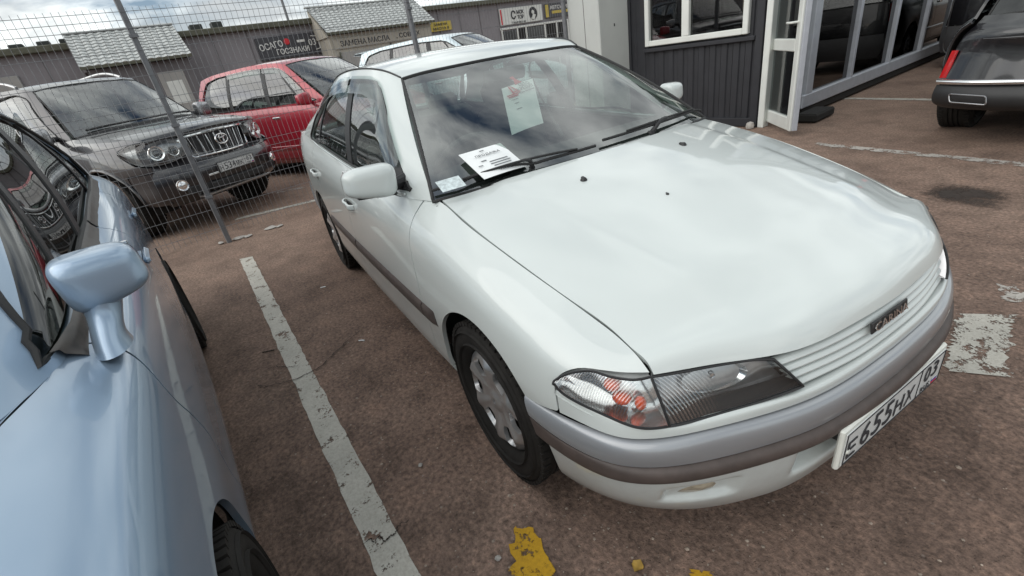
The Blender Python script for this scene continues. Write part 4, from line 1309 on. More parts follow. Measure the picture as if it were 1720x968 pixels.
for sg in (1, -1):
    hl = None
    for B, nm, lm, hm in ((lampA, 'headlamp', MT['lens_head'], MT['lamp_dark']), (lampT, 'turn_lamp', MT['lens_turn'], MT['lamp_chrome'])):
        m = from_lattice(B)
        if m.N[len(m.N) // 2][0] < 0: m = m.flip()
        m = m if sg > 0 else m.mirror()
        o = put(nm, m, lm, WC)
        if nm == 'turn_lamp': o['label'] = 'clear corner lamp with orange bulb inside'
        bowl(B, .90, .060, 'lamp_housing', hm, o, sg)
        # dark gasket around the lens
        ring = np.vstack([B[:, 0], B[-1, 1:], B[::-1, -1][1:], B[0, ::-1][1:-1]])
        g = B_().tube([(p[0] + .001, sg * p[1], p[2]) for p in ring], .0035, 6, closed=True)
        g.build('lamp_gasket', MT['black_plastic'], o)
        if nm == 'headlamp':
            rb = B_()
            rb.lathe([(.012, -.052), (.030, -.040), (.046, -.020), (.058, .0), (.060, .004)], axis='x', n=30)
            r_ = rb.build('reflector', MT['lamp_chrome'], o)
            r_.location = (.622, sg * .500, .606); r_.scale = (1, 1.35, .66); r_.rotation_euler = (0, 0, sg * .45)
            bb = B_().lathe([(.0005, .022), (.007, .020), (.009, .010), (.009, -.03)], axis='x', n=14)
            b2 = bb.build('bulb', MT['chrome'], o); b2.location = (.600, sg * .490, .606); b2.rotation_euler = (0, 0, sg * .4)
            # inner dark bezel along the bottom
            bz = B_()
            pts = [(B[i, 1] * .75 + B[i, 4] * .25) - np.array([.030, .018, 0]) for i in range(2, 58, 5)]
            for p, q in zip(pts[:-1], pts[1:]):
                pass
            lo = np.array([B[i, 0] - [.004, .002, -.002] for i in range(0, 60, 4)]); hi = np.array([B[i, 3] - [.030, .018, 0] for i in range(0, 60, 4)])
            bm_ = from_lattice(np.stack([lo, hi], 1))
            bm_ = bm_ if sg > 0 else bm_.mirror()
            B_().addm(bm_).build('lamp_bezel', MT['black_plastic'], o)
        else:
            for (x, y, z, sx, sy, sz) in ((.500, .700, .622, .020, .020, .017), (.520, .690, .588, .024, .022, .014), (.555, .665, .580, .014, .014, .020)):
                ob = B_().lathe([(.0005, 1.0), (.5, .86), (.86, .5), (1, 0), (.86, -.5), (.5, -.86), (.0005, -1)], axis='z', n=14)
                o_ = ob.build('orange_bulb', MT['orange'], o); o_.location = (x, sg * y, z); o_.scale = (sx, sy, sz)

# ---- grille
GR = None
gt = feat([(0, .748, .648), (.15, .743, .648), (.28, .727, .648), (.398, .698, .646)], 40)
gb = feat([(0, .766, .560), (.13, .763, .560), (.25, .750, .562), (.345, .735, .564)], 40)
def gsym(c): return np.vstack([(c * [1, -1, 1])[::-1], c[1:]])
gt, gb = gsym(gt), gsym(gb)
gm = from_lattice(np.stack([gt - [.035, 0, 0], gb - [.035, 0, 0]], 1))
GR = put('grille', gm if gm.N[40][0] > 0 else gm.flip(), MT['black_plastic'], WC)
NS = 4
for k in range(NS):
    t0, t1 = (k + .20) / NS, (k + .80) / NS
    # each slat: a louvre whose top edge stands back
    rows = []
    a = gt + (gb - gt) * t0; c = gt + (gb - gt) * t1
    rows = [a - [.016, 0, .002], a - [.006, 0, .0005], (a * .7 + c * .3) + [.001, 0, 0], (a * .25 + c * .75) + [.005, 0, 0], c + [.005, 0, 0], c - [.001, 0, .003], c - [.014, 0, .004]]
    m = from_lattice(np.stack(rows, 1))
    if m.N[len(m.N) // 2][0] < 0: m = m.flip()
    put('grille_slat', m, MT['white'], GR)
# badge
bc = (gt[39] + gb[39]) / 2 + [.008, -.030, .022]
bd = B_().box((0, 0, 0), (.005, .172, .030), None, .002)
bo = bd.build('badge', MT['black_plastic'], GR)
bo.location = bc; bo.rotation_euler = (0, -.18, 0)
lettering('badge_lettering', 'CARINA', .021, MT['chrome'], GR, bc + np.array([.0045, 0, .001]), (0, 1, 0), (-.18, 0, .98), width=.155, extrude=.0015)

# ---- number plate in a white holder
PX, PZ = .806, .359
NP = B_().box((PX + .003, 0, PZ), (.014, .535, .132), None, .005).build('number_plate', MT['plate_frame'], WC)
B_().box((PX + .0115, 0, PZ), (.003, .512, .106), None, .001).build('plate_face', MT['plate_white'], NP)
fx = PX + .0135
def plate_text(par, origin, ux, uy, main, first, last, reg, k=1.0):
    o = np.array(origin, float); ux = np.array(ux, float); uy = np.array(uy, float)
    lettering('plate_lettering', first, .056 * k, MT['ink'], par, o + ux * -.222 * k + uy * -.009 * k, ux, uy, width=.040 * k)
    for i, ch in enumerate(main):
        lettering('plate_lettering', ch, .074 * k, MT['ink'], par, o + ux * (-.160 + .056 * i) * k, ux, uy, width=.042 * k)
    for i, ch in enumerate(last):
        lettering('plate_lettering', ch, .056 * k, MT['ink'], par, o + ux * (.010 + .056 * i) * k + uy * -.009 * k, ux, uy, width=.044 * k)
    for i, ch in enumerate(reg):
        lettering('plate_lettering', ch, .052 * k, MT['ink'], par, o + ux * (.160 + .044 * i) * k + uy * .014 * k, ux, uy, width=.032 * k)
    lettering('plate_lettering', 'RUS', .018 * k, MT['ink'], par, o + ux * .165 * k + uy * -.034 * k, ux, uy, width=.052 * k)
    b = B_()
    n_ = np.cross(ux, uy)
    c = o + ux * .118 * k + n_ * .0006
    R3 = Matrix((ux, uy, n_)).transposed()
    b.box(c, (.003 * k, .100 * k, .0012), R3)
    for a, bb, w_, h_ in ((-.252, 0, .003, .100), (.252, 0, .003, .100), (0, .0500, .507, .003), (0, -.0500, .507, .003)):
        b.box(o + ux * a * k + uy * bb * k + n_ * .0006, (w_ * k, h_ * k, .0012), R3)
    b.build('plate_border', MT['ink'], par)
    fl = B_()
    for q, cm in enumerate(('plate_white', 'flag_blue', 'red_ink')):
        B_().box(o + ux * .222 * k + uy * (-.028 - .007 * q) * k + n_ * .0008, (.030 * k, .0068 * k, .001), R3).build('plate_flag', MT[cm], par)
plate_text(NP, (fx, 0, PZ), (0, 1, 0), (0, 0, 1), '655', 'Е', 'НХ', '03')
for sy in (-.238,):
    sc = B_().lathe([(.0005, .004), (.006, .003), (.009, 0)], axis='x', n=12).build('plate_screw', MT['plate_frame'], NP)
    sc.location = (fx, sy, PZ - .012)
B_().box((.78, 0, .36), (.05, .40, .07)).build('plate_bracket', MT['black_plastic'], WC)

# ---- greenhouse: side frame from belt to roof rail, on +Y
def lerp(a, b, t): return np.asarray(a, float) * (1 - t) + np.asarray(b, float) * t
BELTX = [-.395, -.62, -.95, -1.41, -1.75, -2.15, -2.58, -2.85, -3.02]
RAILX = [-1.045, -1.12, -1.26, -1.50, -1.70, -1.93, -2.20, -2.36, -2.45]
RAILY = [.502, .520, .536, .548, .550, .548, .538, .522, .505]
RAILZ = [1.312, 1.338, 1.362, 1.378, 1.381, 1.374, 1.350, 1.318, 1.285]
bt = nspline(TOP[:, 0], TOP[:, 1:], np.array(BELTX))
GP = []
for k in range(len(BELTX)):
    a = np.array([BELTX[k], bt[k, 0] + (.012 if k == 0 else 0), bt[k, 1]]); b = np.array([RAILX[k], RAILY[k], RAILZ[k]])
    row = []
    for t in (0, .25, .5, .75, .92, 1.0):
        p = lerp(a, b, t)
        p[1] += .030 * 4 * t * (1 - t) * (.35 if k == 0 else 1)
        row.append(p)
    GP.append(row)
gh = surf(GP, 200, 70)
if gh.N[len(gh.N) // 2][1] < 0: gh = gh.flip()
DLO = rnd([(-.555, .928), (-.60, .945), (-1.085, 1.262), (-1.22, 1.318), (-1.55, 1.334), (-1.90, 1.327), (-2.16, 1.290), (-2.40, 1.195), (-2.66, 1.010), (-2.60, .998), (-1.41, .942), (-.80, .917)], [.02, .02, .10, .10, .15, .15, .15, .10, .03, .03, .1, .1])
dl = inside(DLO, gh.V[:, XZ])
frame = clip(gh, -dl)
mirror_both('window_frame', flange(frame, .02), MT['white'], WC)
gl_ = clip(gh.offset(-.012), dl + .004)
# windows: front, rear, quarter, split by pillars
BP0, BP1 = -1.575, -1.475            # B pillar (top, bottom lean)
def pill(x0, z0, x1, z1, V):
    return V[:, 0] - (x0 + (x1 - x0) * (V[:, 2] - z0) / (z1 - z0))
fB1 = pill(-1.43, .93, -1.575, 1.33, gl_.V); fB2 = pill(-1.50, .93, -1.645, 1.33, gl_.V)
fQ1 = pill(-2.345, .96, -2.20, 1.25, gl_.V); fQ2 = pill(-2.375, .96, -2.23, 1.25, gl_.V)
wf = clip(gl_, fB1); wr = clip(gl_, np.minimum(-fB2, fQ1)); wq = clip(gl_, -fQ2)
for nm, m in (('front_window', wf), ('rear_window', wr), ('quarter_window', wq)):
    mirror_both(nm, m, MT['glass'], WC)
fB1 = pill(-1.43, .93, -1.575, 1.33, gl_.V) ; pb = clip(gl_.offset(.004), np.minimum(-fB1 + .012, fB2 + .012))
mirror_both('window_pillar', flange(pb, .01), MT['black_plastic'], WC)
pq = clip(gl_.offset(.004), np.minimum(-fQ1 + .006, fQ2 + .006))
mirror_both('window_pillar', flange(pq, .01), MT['black_plastic'], WC)
# rubber seal around the opening and bright belt moulding
def on_gh(x, z, off=0.0):
    k = np.argmin((gh.V[:, 0] - x) ** 2 + (gh.V[:, 2] - z) ** 2)
    return gh.V[k] + gh.N[k] * off
ring = [on_gh(a, b, .001) for a, b in DLO]
ringc = curve(np.vstack([ring, ring[:1]]), 160)[:-1]
for sg in (1, -1):
    B_().tube([(p[0], sg * p[1], p[2]) for p in ringc], .006, 6, closed=True).build('window_seal', MT['rubber'], WC)
    bl = curve([on_gh(x, np.interp(x, [-2.62, -1.41, -.8, -.60], [.990, .934, .910, .908]), .004) for x in np.linspace(-2.62, -.60, 14)], 60)
    B_().tube([(p[0], sg * (p[1] + .003), p[2]) for p in bl], .0055, 6).build('belt_moulding', MT['white'], WC)
# mirror triangle (black sail)
sail = clip(gh.offset(.004), np.minimum(dl, gh.V[:, 0] + .735))
mirror_both('mirror_sail', flange(sail, .01), MT['black_plastic'], WC)
# translucent wind deflectors over the windows
ds = inside(DLO, gh.V[:, XZ])
vis = gh.offset(.014)
top_side = (gh.V[:, 2] > 1.0)
def visor(x0, x1, wdt):
    f = np.minimum(np.minimum(ds + .012, wdt - ds), np.minimum(gh.V[:, 0] - x0, x1 - gh.V[:, 0]))
    f = np.minimum(f, gh.V[:, 2] - 1.0)
    v = clip(vis, f)
    return v
mirror_both('wind_deflector', visor(-1.56, -.70, .062), MT['visor'], WC)
mirror_both('wind_deflector', visor(-2.34, -1.60, .058), MT['visor'], WC)

# ---- roof
RP = []
for k in range(len(RAILX)):
    r0 = np.array([RAILX[k], RAILY[k], RAILZ[k]])
    xc = r0[0] + (.035 if k == 0 else (.02 if k < 3 else (-.06 if k == 8 else 0)))
    zc = [1.329, 1.356, 1.386, 1.408, 1.413, 1.409, 1.389, 1.355, 1.320][k]
    RP.append([(xc + (r0[0] - xc) * abs(c) ** 2, r0[1] * c, zc + (r0[2] - zc) * abs(c) ** 2.4) for c in (-1, -.9, -.7, -.35, 0, .35, .7, .9, 1)])
roof = surf(RP, 90, 90)
if roof.N[len(roof.N) // 2][2] < 0: roof = roof.flip()
put('roof', flange(roof, .012), MT['white'], WC)
for sg in (1, -1):
    dl_ = curve([(RAILX[k], sg * (RAILY[k] + .001), RAILZ[k] + .0015) for k in range(0, 9)], 60)
    B_().tube(dl_, .0042, 6).build('roof_drip_moulding', MT['black_plastic'], WC)

# ---- windscreen
WB = [(-.385, .718, .914), (-.330, .60, .924), (-.275, .40, .932), (-.245, .2, .936), (-.235, 0, .937)]
WT = [(-1.040, .500, 1.306), (-1.020, .43, 1.314), (-1.005, .30, 1.319), (-.998, .15, 1.322), (-.995, 0, 1.323)]
def full(L): return [(x, -w, z) for x, w, z in L] + [(x, w, z) for x, w, z in L[::-1][1:]]
wb = curve(np.array(full(WB)), 90); wt = curve(np.array(full(WT)), 90)
WSB = np.zeros((90, 50, 3))
for j in range(50):
    t = j / 49
    p = wb * (1 - t) + wt * t
    p = p + np.array([.55, 0, .83]) * (.022 * 4 * t * (1 - t))
    WSB[:, j] = p
ws = from_lattice(WSB)
if ws.N[len(ws.N) // 2][2] < 0: ws = ws.flip()
WS = put('windscreen', ws, MT['ws_glass'], WC)
# black band printed round the edge
def edge_band(B, wl, wb_, wt_, off):
    nu, nv, _ = B.shape
    u = np.linspace(0, 1, nu)[:, None] * np.ones((1, nv)); v = np.ones((nu, 1)) * np.linspace(0, 1, nv)[None]
    f = np.maximum(np.maximum(wl - u, u - 1 + wl), np.maximum(wb_ - v, v - 1 + wt_)).reshape(-1)
    return f
fB = edge_band(WSB, .018, .085, .022, 0)
put('windscreen_band', clip(ws.offset(-.003), fB), MT['black_plastic'], WS)
rg = np.vstack([WSB[:, 0], WSB[-1, 1:], WSB[::-1, -1][1:], WSB[0, ::-1][1:-1]])
B_().tube(rg, .007, 6, closed=True).build('windscreen_seal', MT['rubber'], WS)
# cowl panel below the glass
he = np.array(HP[-1]); he = curve(he, 90)
cwl = np.zeros((90, 6, 3))
for j in range(6):
    t = j / 5
    a = he - [.012, 0, .030]; b = wb + [.02, 0, -.012]
    cwl[:, j] = a * (1 - t) + b * t - np.array([0, 0, .02 * 4 * t * (1 - t)])
cm = from_lattice(cwl)
put('cowl_panel', cm if cm.N[300][2] > 0 else cm.flip(), MT['black_plastic'], WC)
# wipers: pivots under the bonnet edge, blades resting low on the glass
def ws_at(y, t):
    i = int(np.clip(np.interp(y, WSB[:, 25, 1], np.arange(90)), 0, 89)); j = int(round(t * 49))
    return WSB[i, j] + np.array([.012, 0, .018])
def cowl_at(y):
    i = int(np.clip(np.interp(y, he[:, 1], np.arange(90)), 0, 89))
    return he[i] + np.array([-.045, 0, -.002])
for (yp, y0, t0, y1, t1) in ((-.34, -.66, .045, -.06, .035), (.26, -.02, .055, .60, .050)):
    W_ = empty('wiper', (0, 0, 0)); W_.parent = WC
    piv = cowl_at(yp)
    n_ = 14
    bl = np.array([ws_at(y0 + (y1 - y0) * k / (n_ - 1), t0 + (t1 - t0) * k / (n_ - 1) + .012 * math.sin(math.pi * k / (n_ - 1))) for k in range(n_)])
    bl = curve(bl, 24)
    mid = bl[12] + np.array([.004, 0, .012])
    b = B_()
    b.tube(curve([piv, piv * .5 + mid * .5 + np.array([.012, 0, .022]), mid], 10), [.011, .011, .010, .009, .008, .0075, .007, .0065, .006, .006], 8)
    b.lathe([(.0005, .016), (.012, .014), (.016, 0), (.016, -.02)], c=tuple(piv), axis='z', n=16)
    b.build('wiper_arm', MT['black_plastic'], W_)
    b = B_()
    b.tube(bl, .0055, 6)
    b.tube(curve([bl[4] + [.002, 0, .008], mid, bl[20] + [.002, 0, .008]], 12), .0045, 6)
    b.build('wiper_blade', MT['rubber'], W_)

# ---- door mirrors
MP = []
def egg(rx, ry, rz, n=26, m_=30, px=2.6):
    th = np.linspace(0, 2 * np.pi, m_ + 1); ph = np.linspace(-np.pi / 2, np.pi / 2, n)
    c = lambda a, e: np.sign(np.cos(a)) * np.abs(np.cos(a)) ** e
    s = lambda a, e: np.sign(np.sin(a)) * np.abs(np.sin(a)) ** e
    e1, e2 = .62, .50
    B = np.zeros((n, m_ + 1, 3))
    for i, p in enumerate(ph):
        B[i, :, 0] = rx * np.abs(np.cos(p)) ** e2 * c(th, e1)
        B[i, :, 1] = ry * np.abs(np.cos(p)) ** e2 * s(th, e1)
        B[i, :, 2] = rz * np.sign(np.sin(p)) * np.abs(np.sin(p)) ** e2
    return B
def door_mirror(par, sg, c, mt, rx=.052, ry=.112, rz=.066, foot=None, yaw=0.0, tilt=0.0):
    o = empty('door_mirror', (0, 0, 0)); o.parent = par
    B = egg(rx, ry, rz)
    B[:, :, 0] *= np.where(B[:, :, 0] > 0, 1.25, .55)                       # bulbous towards the front
    B[:, :, 2] *= 1 - .16 * (B[:, :, 1] / ry)                                # lower towards the tip
    m = from_lattice(B)
    if (m.N * m.V).sum() < 0: m = m.flip()
    m = renorm(m) if False else m
    b = B_().addm(m)
    R3 = Matrix.Rotation(yaw, 3, 'Z') @ Matrix.Rotation(tilt, 3, 'X')
    V = [tuple(R3 @ Vector(v)) for v in b.V]
    b.V = [(v[0] + c[0], sg * (v[1] + c[1]), v[2] + c[2]) for v in V]
    h = b.build('mirror_housing', mt, o, 60)
    g = B_()
    g.box((0, 0, 0), (.006, ry * 1.72, rz * 1.55), None, .002)
    g.V = [tuple(R3 @ Vector((v[0] - rx * .56, v[1], v[2]))) for v in g.V]
    g.V = [(v[0] + c[0], sg * (v[1] + c[1]), v[2] + c[2]) for v in g.V]
    g.build('mirror_glass', MT['chrome'], o)
    return o
for sg in (-1, 1):
    mc = (-.620, .865, .994) if sg < 0 else (-.72, .845, 1.012)
    o = door_mirror(WC, sg, mc, MT['white'], .052, .100 if sg < 0 else .060, .058 if sg < 0 else .050, yaw=.12, tilt=.10)
    b = B_()
    b.tube(curve([(-.66, sg * .715, .955), (-.645, sg * .76, .953), (mc[0], sg * (mc[1] - .03), .955)], 8), [.030, .028, .026, .025, .024, .024, .024, .024], 10)
    b.box((mc[0] + .004, sg * (mc[1] - .012), mc[2] - .052), (.075, .15 if sg < 0 else .10, .014), Matrix.Rotation(sg * .10, 3, 'X') @ Matrix.Rotation(sg * .12, 3, 'Z'), .005)
    b.build('mirror_base', MT['black_plastic'], o)

# ---- rear: deck, rear glass, tail, bumper
rg_t = [(-2.47, .50, 1.28), (-2.53, .25, 1.312), (-2.55, 0, 1.318)]
rg_b = [(-3.02, .66, 1.008), (-3.09, .35, 1.020), (-3.11, 0, 1.022)]
a = curve(np.array(full(rg_b)), 40); c = curve(np.array(full(rg_t)), 40)
RG = np.stack([a * (1 - t) + c * t + np.array([-.5, 0, .8]) * .02 * 4 * t * (1 - t) for t in np.linspace(0, 1, 16)], 1)
m = from_lattice(RG)
put('rear_windscreen', m if m.N[320][2] > 0 else m.flip(), MT['glass'], WC)
for sg in (1, -1):
    q = [[(-2.45, .505, 1.285), (-2.70, .60, 1.17), (-2.88, .672, 1.07), (-3.02, .728, 1.004)], [(-2.48, .495, 1.275), (-2.74, .575, 1.155), (-2.93, .64, 1.055), (-3.06, .69, 1.004)]]
    m = surf(q, 6, 20)
    if m.N[60][2] < 0: m = m.flip()
    put('rear_pillar', m if sg > 0 else m.mirror(), MT['white'], WC)
dk = []
for x, w, z, zc in ((-3.0, .732, 1.004, 1.03), (-3.2, .720, 1.006, 1.03), (-3.40, .70, .995, 1.018), (-3.50, .675, .975, .998)):
    dk.append([(x - .05 * (1 - abs(k)), w * k, zc + (z - zc) * abs(k) ** 2.5) for k in (-1, -.8, -.5, 0, .5, .8, 1)])
m = surf(dk, 30, 40)
put('boot_lid', flange(m if m.N[600][2] > 0 else m.flip(), .02), MT['white'], WC)
tl = []
for z, x in ((.975, -3.515), (.90, -3.535), (.75, -3.55), (.60, -3.555)):
    tl.append([(x - .045 * (1 - abs(k) ** 3) , .66 * k, z) for k in (-1, -.8, -.5, 0, .5, .8, 1)])
m = surf(tl, 20, 40)
put('tail_panel', flange(m if m.N[400][0] < 0 else m.flip(), .02), MT['white'], WC)
for sg in (1, -1):
    B_().box((-3.56, sg * .50, .82), (.05, .26, .15), None, .02).build('tail_lamp', MT['red_lens'], WC)
rb = []
for z, d in ((.62, 0), (.60, .03), (.52, .05), (.42, .05), (.30, .03), (.20, -.01)):
    rb.append([(-3.55 - d - .05 * (1 - abs(k) ** 2.2) + .22 * max(0, abs(k) - .86) / .14, k * (.74 + d * .8), z) for k in (-1, -.95, -.86, -.5, 0, .5, .86, .95, 1)])
m = surf(rb, 20, 60)
put('rear_bumper', flange(m if m.N[600][0] < 0 else m.flip(), .02), MT['bumper_grey'], WC)

# ---- wheels, housings, underbody
for (x, sg) in ((0, -1), (0, 1), (-2.58, -1), (-2.58, 1)):
    wo = empty('wheel', (0, 0, 0)); wo.parent = WC
    make_wheel(wo, x, sg * .728, sg)
    liner(WC, x, AZ, RA + .03, sg * (.725 if x > -1 else .77), sg * .50)
for sg in (1, -1):
    mf = B_().box((-.372, sg * .70, .235), (.014, .19, .20), Matrix.Rotation(-.12, 3, 'Y'), .004)
    mf.build('mud_flap', MT['rubber'], WC)
ub = B_()
ub.box((-1.29, 0, .22), (1.86, 1.44, .06)); ub.box((-3.1, 0, .32), (.7, 1.2, .2)); ub.box((.40, 0, .26), (.36, .9, .10)); ub.box((-1.3, 0, .30), (4.0, .9, .10))
ub.build('underbody', MT['under'], WC)
B_().box((.12, 0, .55), (.50, 1.0, .20)).build('engine_bay', MT['under'], WC)

# ---- cabin
b = B_()
dash = []
for y in np.linspace(-.70, .70, 15):
    f = 1 - (abs(y) / .70) ** 2
    hump = .035 * math.exp(-((y + .36) / .20) ** 2)
    dash.append([(-.30 - .10 * (1 - f), y, .90), (-.42, y, .925 + .008 * f), (-.56, y, .925 + hump * .6), (-.68, y, .925 + hump), (-.74, y, .90 + hump), (-.76, y, .80), (-.70, y, .62)])
m = surf(dash, 60, 40)
put('dashboard', m if m.N[60 * 20 + 8][2] > 0 else m.flip(), MT['interior'], WC)
STW = empty('steering_wheel', (-.80, -.36, .875)); STW.parent = WC
STW.rotation_euler = (0, -rad(66), 0)
b = B_(); b.tube([(.185 * math.cos(a), .185 * math.sin(a), 0) for a in np.linspace(0, 2 * np.pi, 41)[:-1]], .015, 10, closed=True)
b.build('wheel_rim', MT['interior'], STW)
b = B_(); b.lathe([(.0005, .03), (.06, .028), (.075, .0), (.07, -.04)], axis='z', n=24)
for a in (0, math.pi / 2 * 1.1, -math.pi / 2 * 1.1): b.tube([(.06 * math.cos(a), .06 * math.sin(a), .0), (.18 * math.cos(a), .18 * math.sin(a), 0)], .014, 8)
b.build('wheel_hub', MT['interior'], STW)
def seat(par, x, y, mt):
    s_ = empty('seat', (x, y, 0)); s_.parent = par
    m = B_(); m.box((0, 0, .46), (.50, .50, .16), None, .05); m.build('cushion', mt, s_)
    m = B_(); m.box((-.28, 0, .76), (.16, .48, .56), Matrix.Rotation(-.28, 3, 'Y'), .06); m.build('backrest', mt, s_)
    m = B_(); m.box((-.40, 0, 1.10), (.10, .26, .17), Matrix.Rotation(-.25, 3, 'Y'), .04); m.build('headrest', mt, s_)
    return s_
seat(WC, -1.30, -.36, MT['interior_light']); seat(WC, -1.30, .36, MT['interior_light'])
m = B_(); m.box((-2.30, 0, .48), (.50, 1.26, .18), None, .05); m.box((-2.60, 0, .76), (.16, 1.24, .52), Matrix.Rotation(-.35, 3, 'Y'), .06)
for y in (-.38, .38): m.box((-2.72, y, 1.04), (.10, .26, .14), None, .04)
m.build('rear_bench', MT['interior_light'], WC)
B_().box((-2.92, 0, .98), (.40, 1.20, .02), None, .005).build('parcel_shelf', MT['interior'], WC)
m = B_(); m.box((-.985, .0, 1.245), (.03, .235, .062), Matrix.Rotation(.1, 3, 'Y'), .012); m.tube([(-.975, 0, 1.27), (-.965, 0, 1.305)], .008, 8)
m.build('rear_view_mirror', MT['interior'], WC)
for y in (-.30, .30):
    B_().box((-1.12, y, 1.292), (.13, .36, .014), Matrix.Rotation(-.25, 3, 'Y'), .005).build('sun_visor', MT['interior_light'], WC)
hl_ = B_().box((-1.75, 0, 1.352), (1.1, .96, .01), None, .003); hl_.build('headlining', MT['interior_light'], WC)
# aerial lead hanging behind the windscreen
p0 = ws_at(.05, .985) - np.array([.03, 0, .035])
ld = curve([(-.955, .15, 1.287), (-.915, .105, 1.268), (-.875, .075, 1.249), (-.768, .024, 1.194), (-.605, -.042, 1.111), (-.472, -.090, 1.044)], 30)
b = B_(); b.tube(ld, .0042, 6); b.tube([ld[-1], ld[-1] + (ld[-1] - ld[-4]) / np.linalg.norm(ld[-1] - ld[-4]) * .085], .0085, 8)
b.build('aerial_lead', MT['black_plastic'], WC)

# ------------------------------------------------------------------ generic car body for the other vehicles
def car_shell(par, S):
    """side panels, bonnet, roof, pillars, glass, nose and tail skins, wheels; local frame: +X forward, front axle at x = 0"""
    R = {}
    pm = S['paint']; gm = S.get('glass', MT['glass']); trim = MT['black_plastic']
    TP = np.array(S['top']); SX = np.array(S['sx']); WID = np.array(S['wid'])
    tp = nspline(TP[:, 0], TP[:, 1:], SX.clip(TP[0, 0], TP[-1, 0]))
    wv = nspline(WID[:, 0], WID[:, 1:], SX)[:, 0]
    zb, zm = S['zb'], S['zm']
    FRr = S.get('shape', [(.30, .03), (.60, .17), (.84, .50), (1.0, 1.0)])
    P = []
    for k, x in enumerate(SX):
        w = wv[k]; tw, tz = tp[k]
        row = [(x, w - .075, zb), (x, w - .030, zb + .05), (x, w - .008, zb + (zm - zb) * .55), (x, w, zm)]
        row += [(x, w - (w - tw) * g, zm + (tz - zm) * f) for f, g in FRr]
        P.append(row)
    nu, nv = S.get('res', (200, 60))
    sd = surf(P, nu, nv)
    if sd.N[len(sd.N) // 2][1] < 0: sd = sd.flip()
    R['lat'] = lattice(P, 160, 70)
    def side_w(x, z):
        i = int(np.argmin(np.abs(R['lat'][:, 35, 0] - x))); c = R['lat'][i]
        return float(np.interp(z, c[:, 2], c[:, 1]))
    R['side_w'] = side_w
    f = np.full(len(sd.V), 1e9)
    for (xa, za, Ra) in S['arches']: f = np.minimum(f, wheel_circle(xa, za, Ra, sd.V))
    full_side = sd
    sd = clip(sd, f)
    R['side'] = sd
    R['panels'] = {}
    for nm, poly, zmin, zmax in S['panels']:
        f = inside(poly, sd.V[:, XZ]) - .003
        if zmin is not None: f = np.minimum(f, sd.V[:, 2] - zmin - .003)
        if zmax is not None: f = np.minimum(f, zmax - .003 - sd.V[:, 2])
        m = clip(sd, f)
        R['panels'][nm] = mirror_both(nm, flange(m, .016), S.get('mats', {}).get(nm, pm), par)
    inn = clip(sd.offset(-.022), .34 - sd.V[:, 0])
    mirror_both('inner_body', inn, MT['under'], par)
    # bonnet
    cs_ = np.array([-1, -.92, -.8, -.6, -.3, 0, .3, .6, .8, .92, 1])
    HPp = [[(C_[0] + (E_[0] - C_[0]) * abs(c) ** px, E_[1] * c, C_[1] + (E_[2] - C_[1]) * abs(c) ** pz) for c in cs_] for E_, C_, px, pz in S['hood']]
    hd = surf(HPp, 60, 70)
    if hd.N[len(hd.N) // 2][2] < 0: hd = hd.flip()
    R['hood'] = hd
    R['hood_o'] = put('hood', flange(hd, .02), pm, par)
    # greenhouse
    BX, RX, RY, RZ = S['beltx'], S['railx'], S['raily'], S['railz']
    bt_ = nspline(TP[:, 0], TP[:, 1:], np.array(BX))
    GPp = []
    for k in range(len(BX)):
        a = np.array(S['belt0']) if (k == 0 and 'belt0' in S) else np.array([BX[k], bt_[k, 0], bt_[k, 1]]); b = np.array([RX[k], RY[k], RZ[k]])
        row = []
        for t in (0, .25, .5, .75, .92, 1.0):
            p = lerp(a, b, t); p[1] += S.get('bulge', .03) * 4 * t * (1 - t) * (.35 if k == 0 else 1); row.append(p)
        GPp.append(row)
    g_ = surf(GPp, 150, 50)
    if g_.N[len(g_.N) // 2][1] < 0: g_ = g_.flip()
    R['gh'] = g_
    dlo = S['dlo']; dl_ = inside(dlo, g_.V[:, XZ])
    R['dl'] = dl_
    mirror_both('window_frame', flange(clip(g_, -dl_), .02), pm, par)
    gl = clip(g_.offset(-.010), dl_ + .004)
    cuts = S['pillars']            # (x_bottom, z_bottom, x_top, z_top, width)
    def pf(c, V, o): return V[:, 0] - (c[0] + o + (c[2] - c[0]) * (V[:, 2] - c[1]) / (c[3] - c[1]))
    lo = None
    bounds = [None] + list(cuts) + [None]
    for k in range(len(bounds) - 1):
        f = np.ones(len(gl.V))
        if bounds[k] is not None: f = np.minimum(f, -pf(bounds[k], gl.V, -bounds[k][4] / 2))
        if bounds[k + 1] is not None: f = np.minimum(f, pf(bounds[k + 1], gl.V, bounds[k + 1][4] / 2))
        m = clip(gl, f)
        if len(m.F): mirror_both('side_window', m, gm, par)
    for c in cuts:
        m = clip(gl.offset(.005), np.minimum(pf(c, gl.V, -c[4] / 2 - .006), -pf(c, gl.V, c[4] / 2 + .006)))
        if len(m.F): mirror_both('window_pillar', flange(m, .01), trim, par)
    def on_g(x, z, off=0.0):
        k = np.argmin((g_.V[:, 0] - x) ** 2 + (g_.V[:, 2] - z) ** 2)
        return g_.V[k] + g_.N[k] * off
    R['on_gh'] = on_g
    rc = curve(np.vstack([[on_g(a, b, .001) for a, b in dlo], [on_g(*dlo[0], .001)]]), 120)[:-1]
    for sg in (1, -1):
        B_().tube([(p[0], sg * p[1], p[2]) for p in rc], S.get('seal', .008), 6, closed=True).build('window_seal', MT['rubber'], par)
    # roof
    RPp = []
    for k in range(len(RX)):
        xc, zc = S['roofc'][k]
        RPp.append([(xc + (RX[k] - xc) * abs(c) ** 2, RY[k] * c, zc + (RZ[k] - zc) * abs(c) ** 2.6) for c in (-1, -.9, -.7, -.35, 0, .35, .7, .9, 1)])
    rf = surf(RPp, 50, 50)
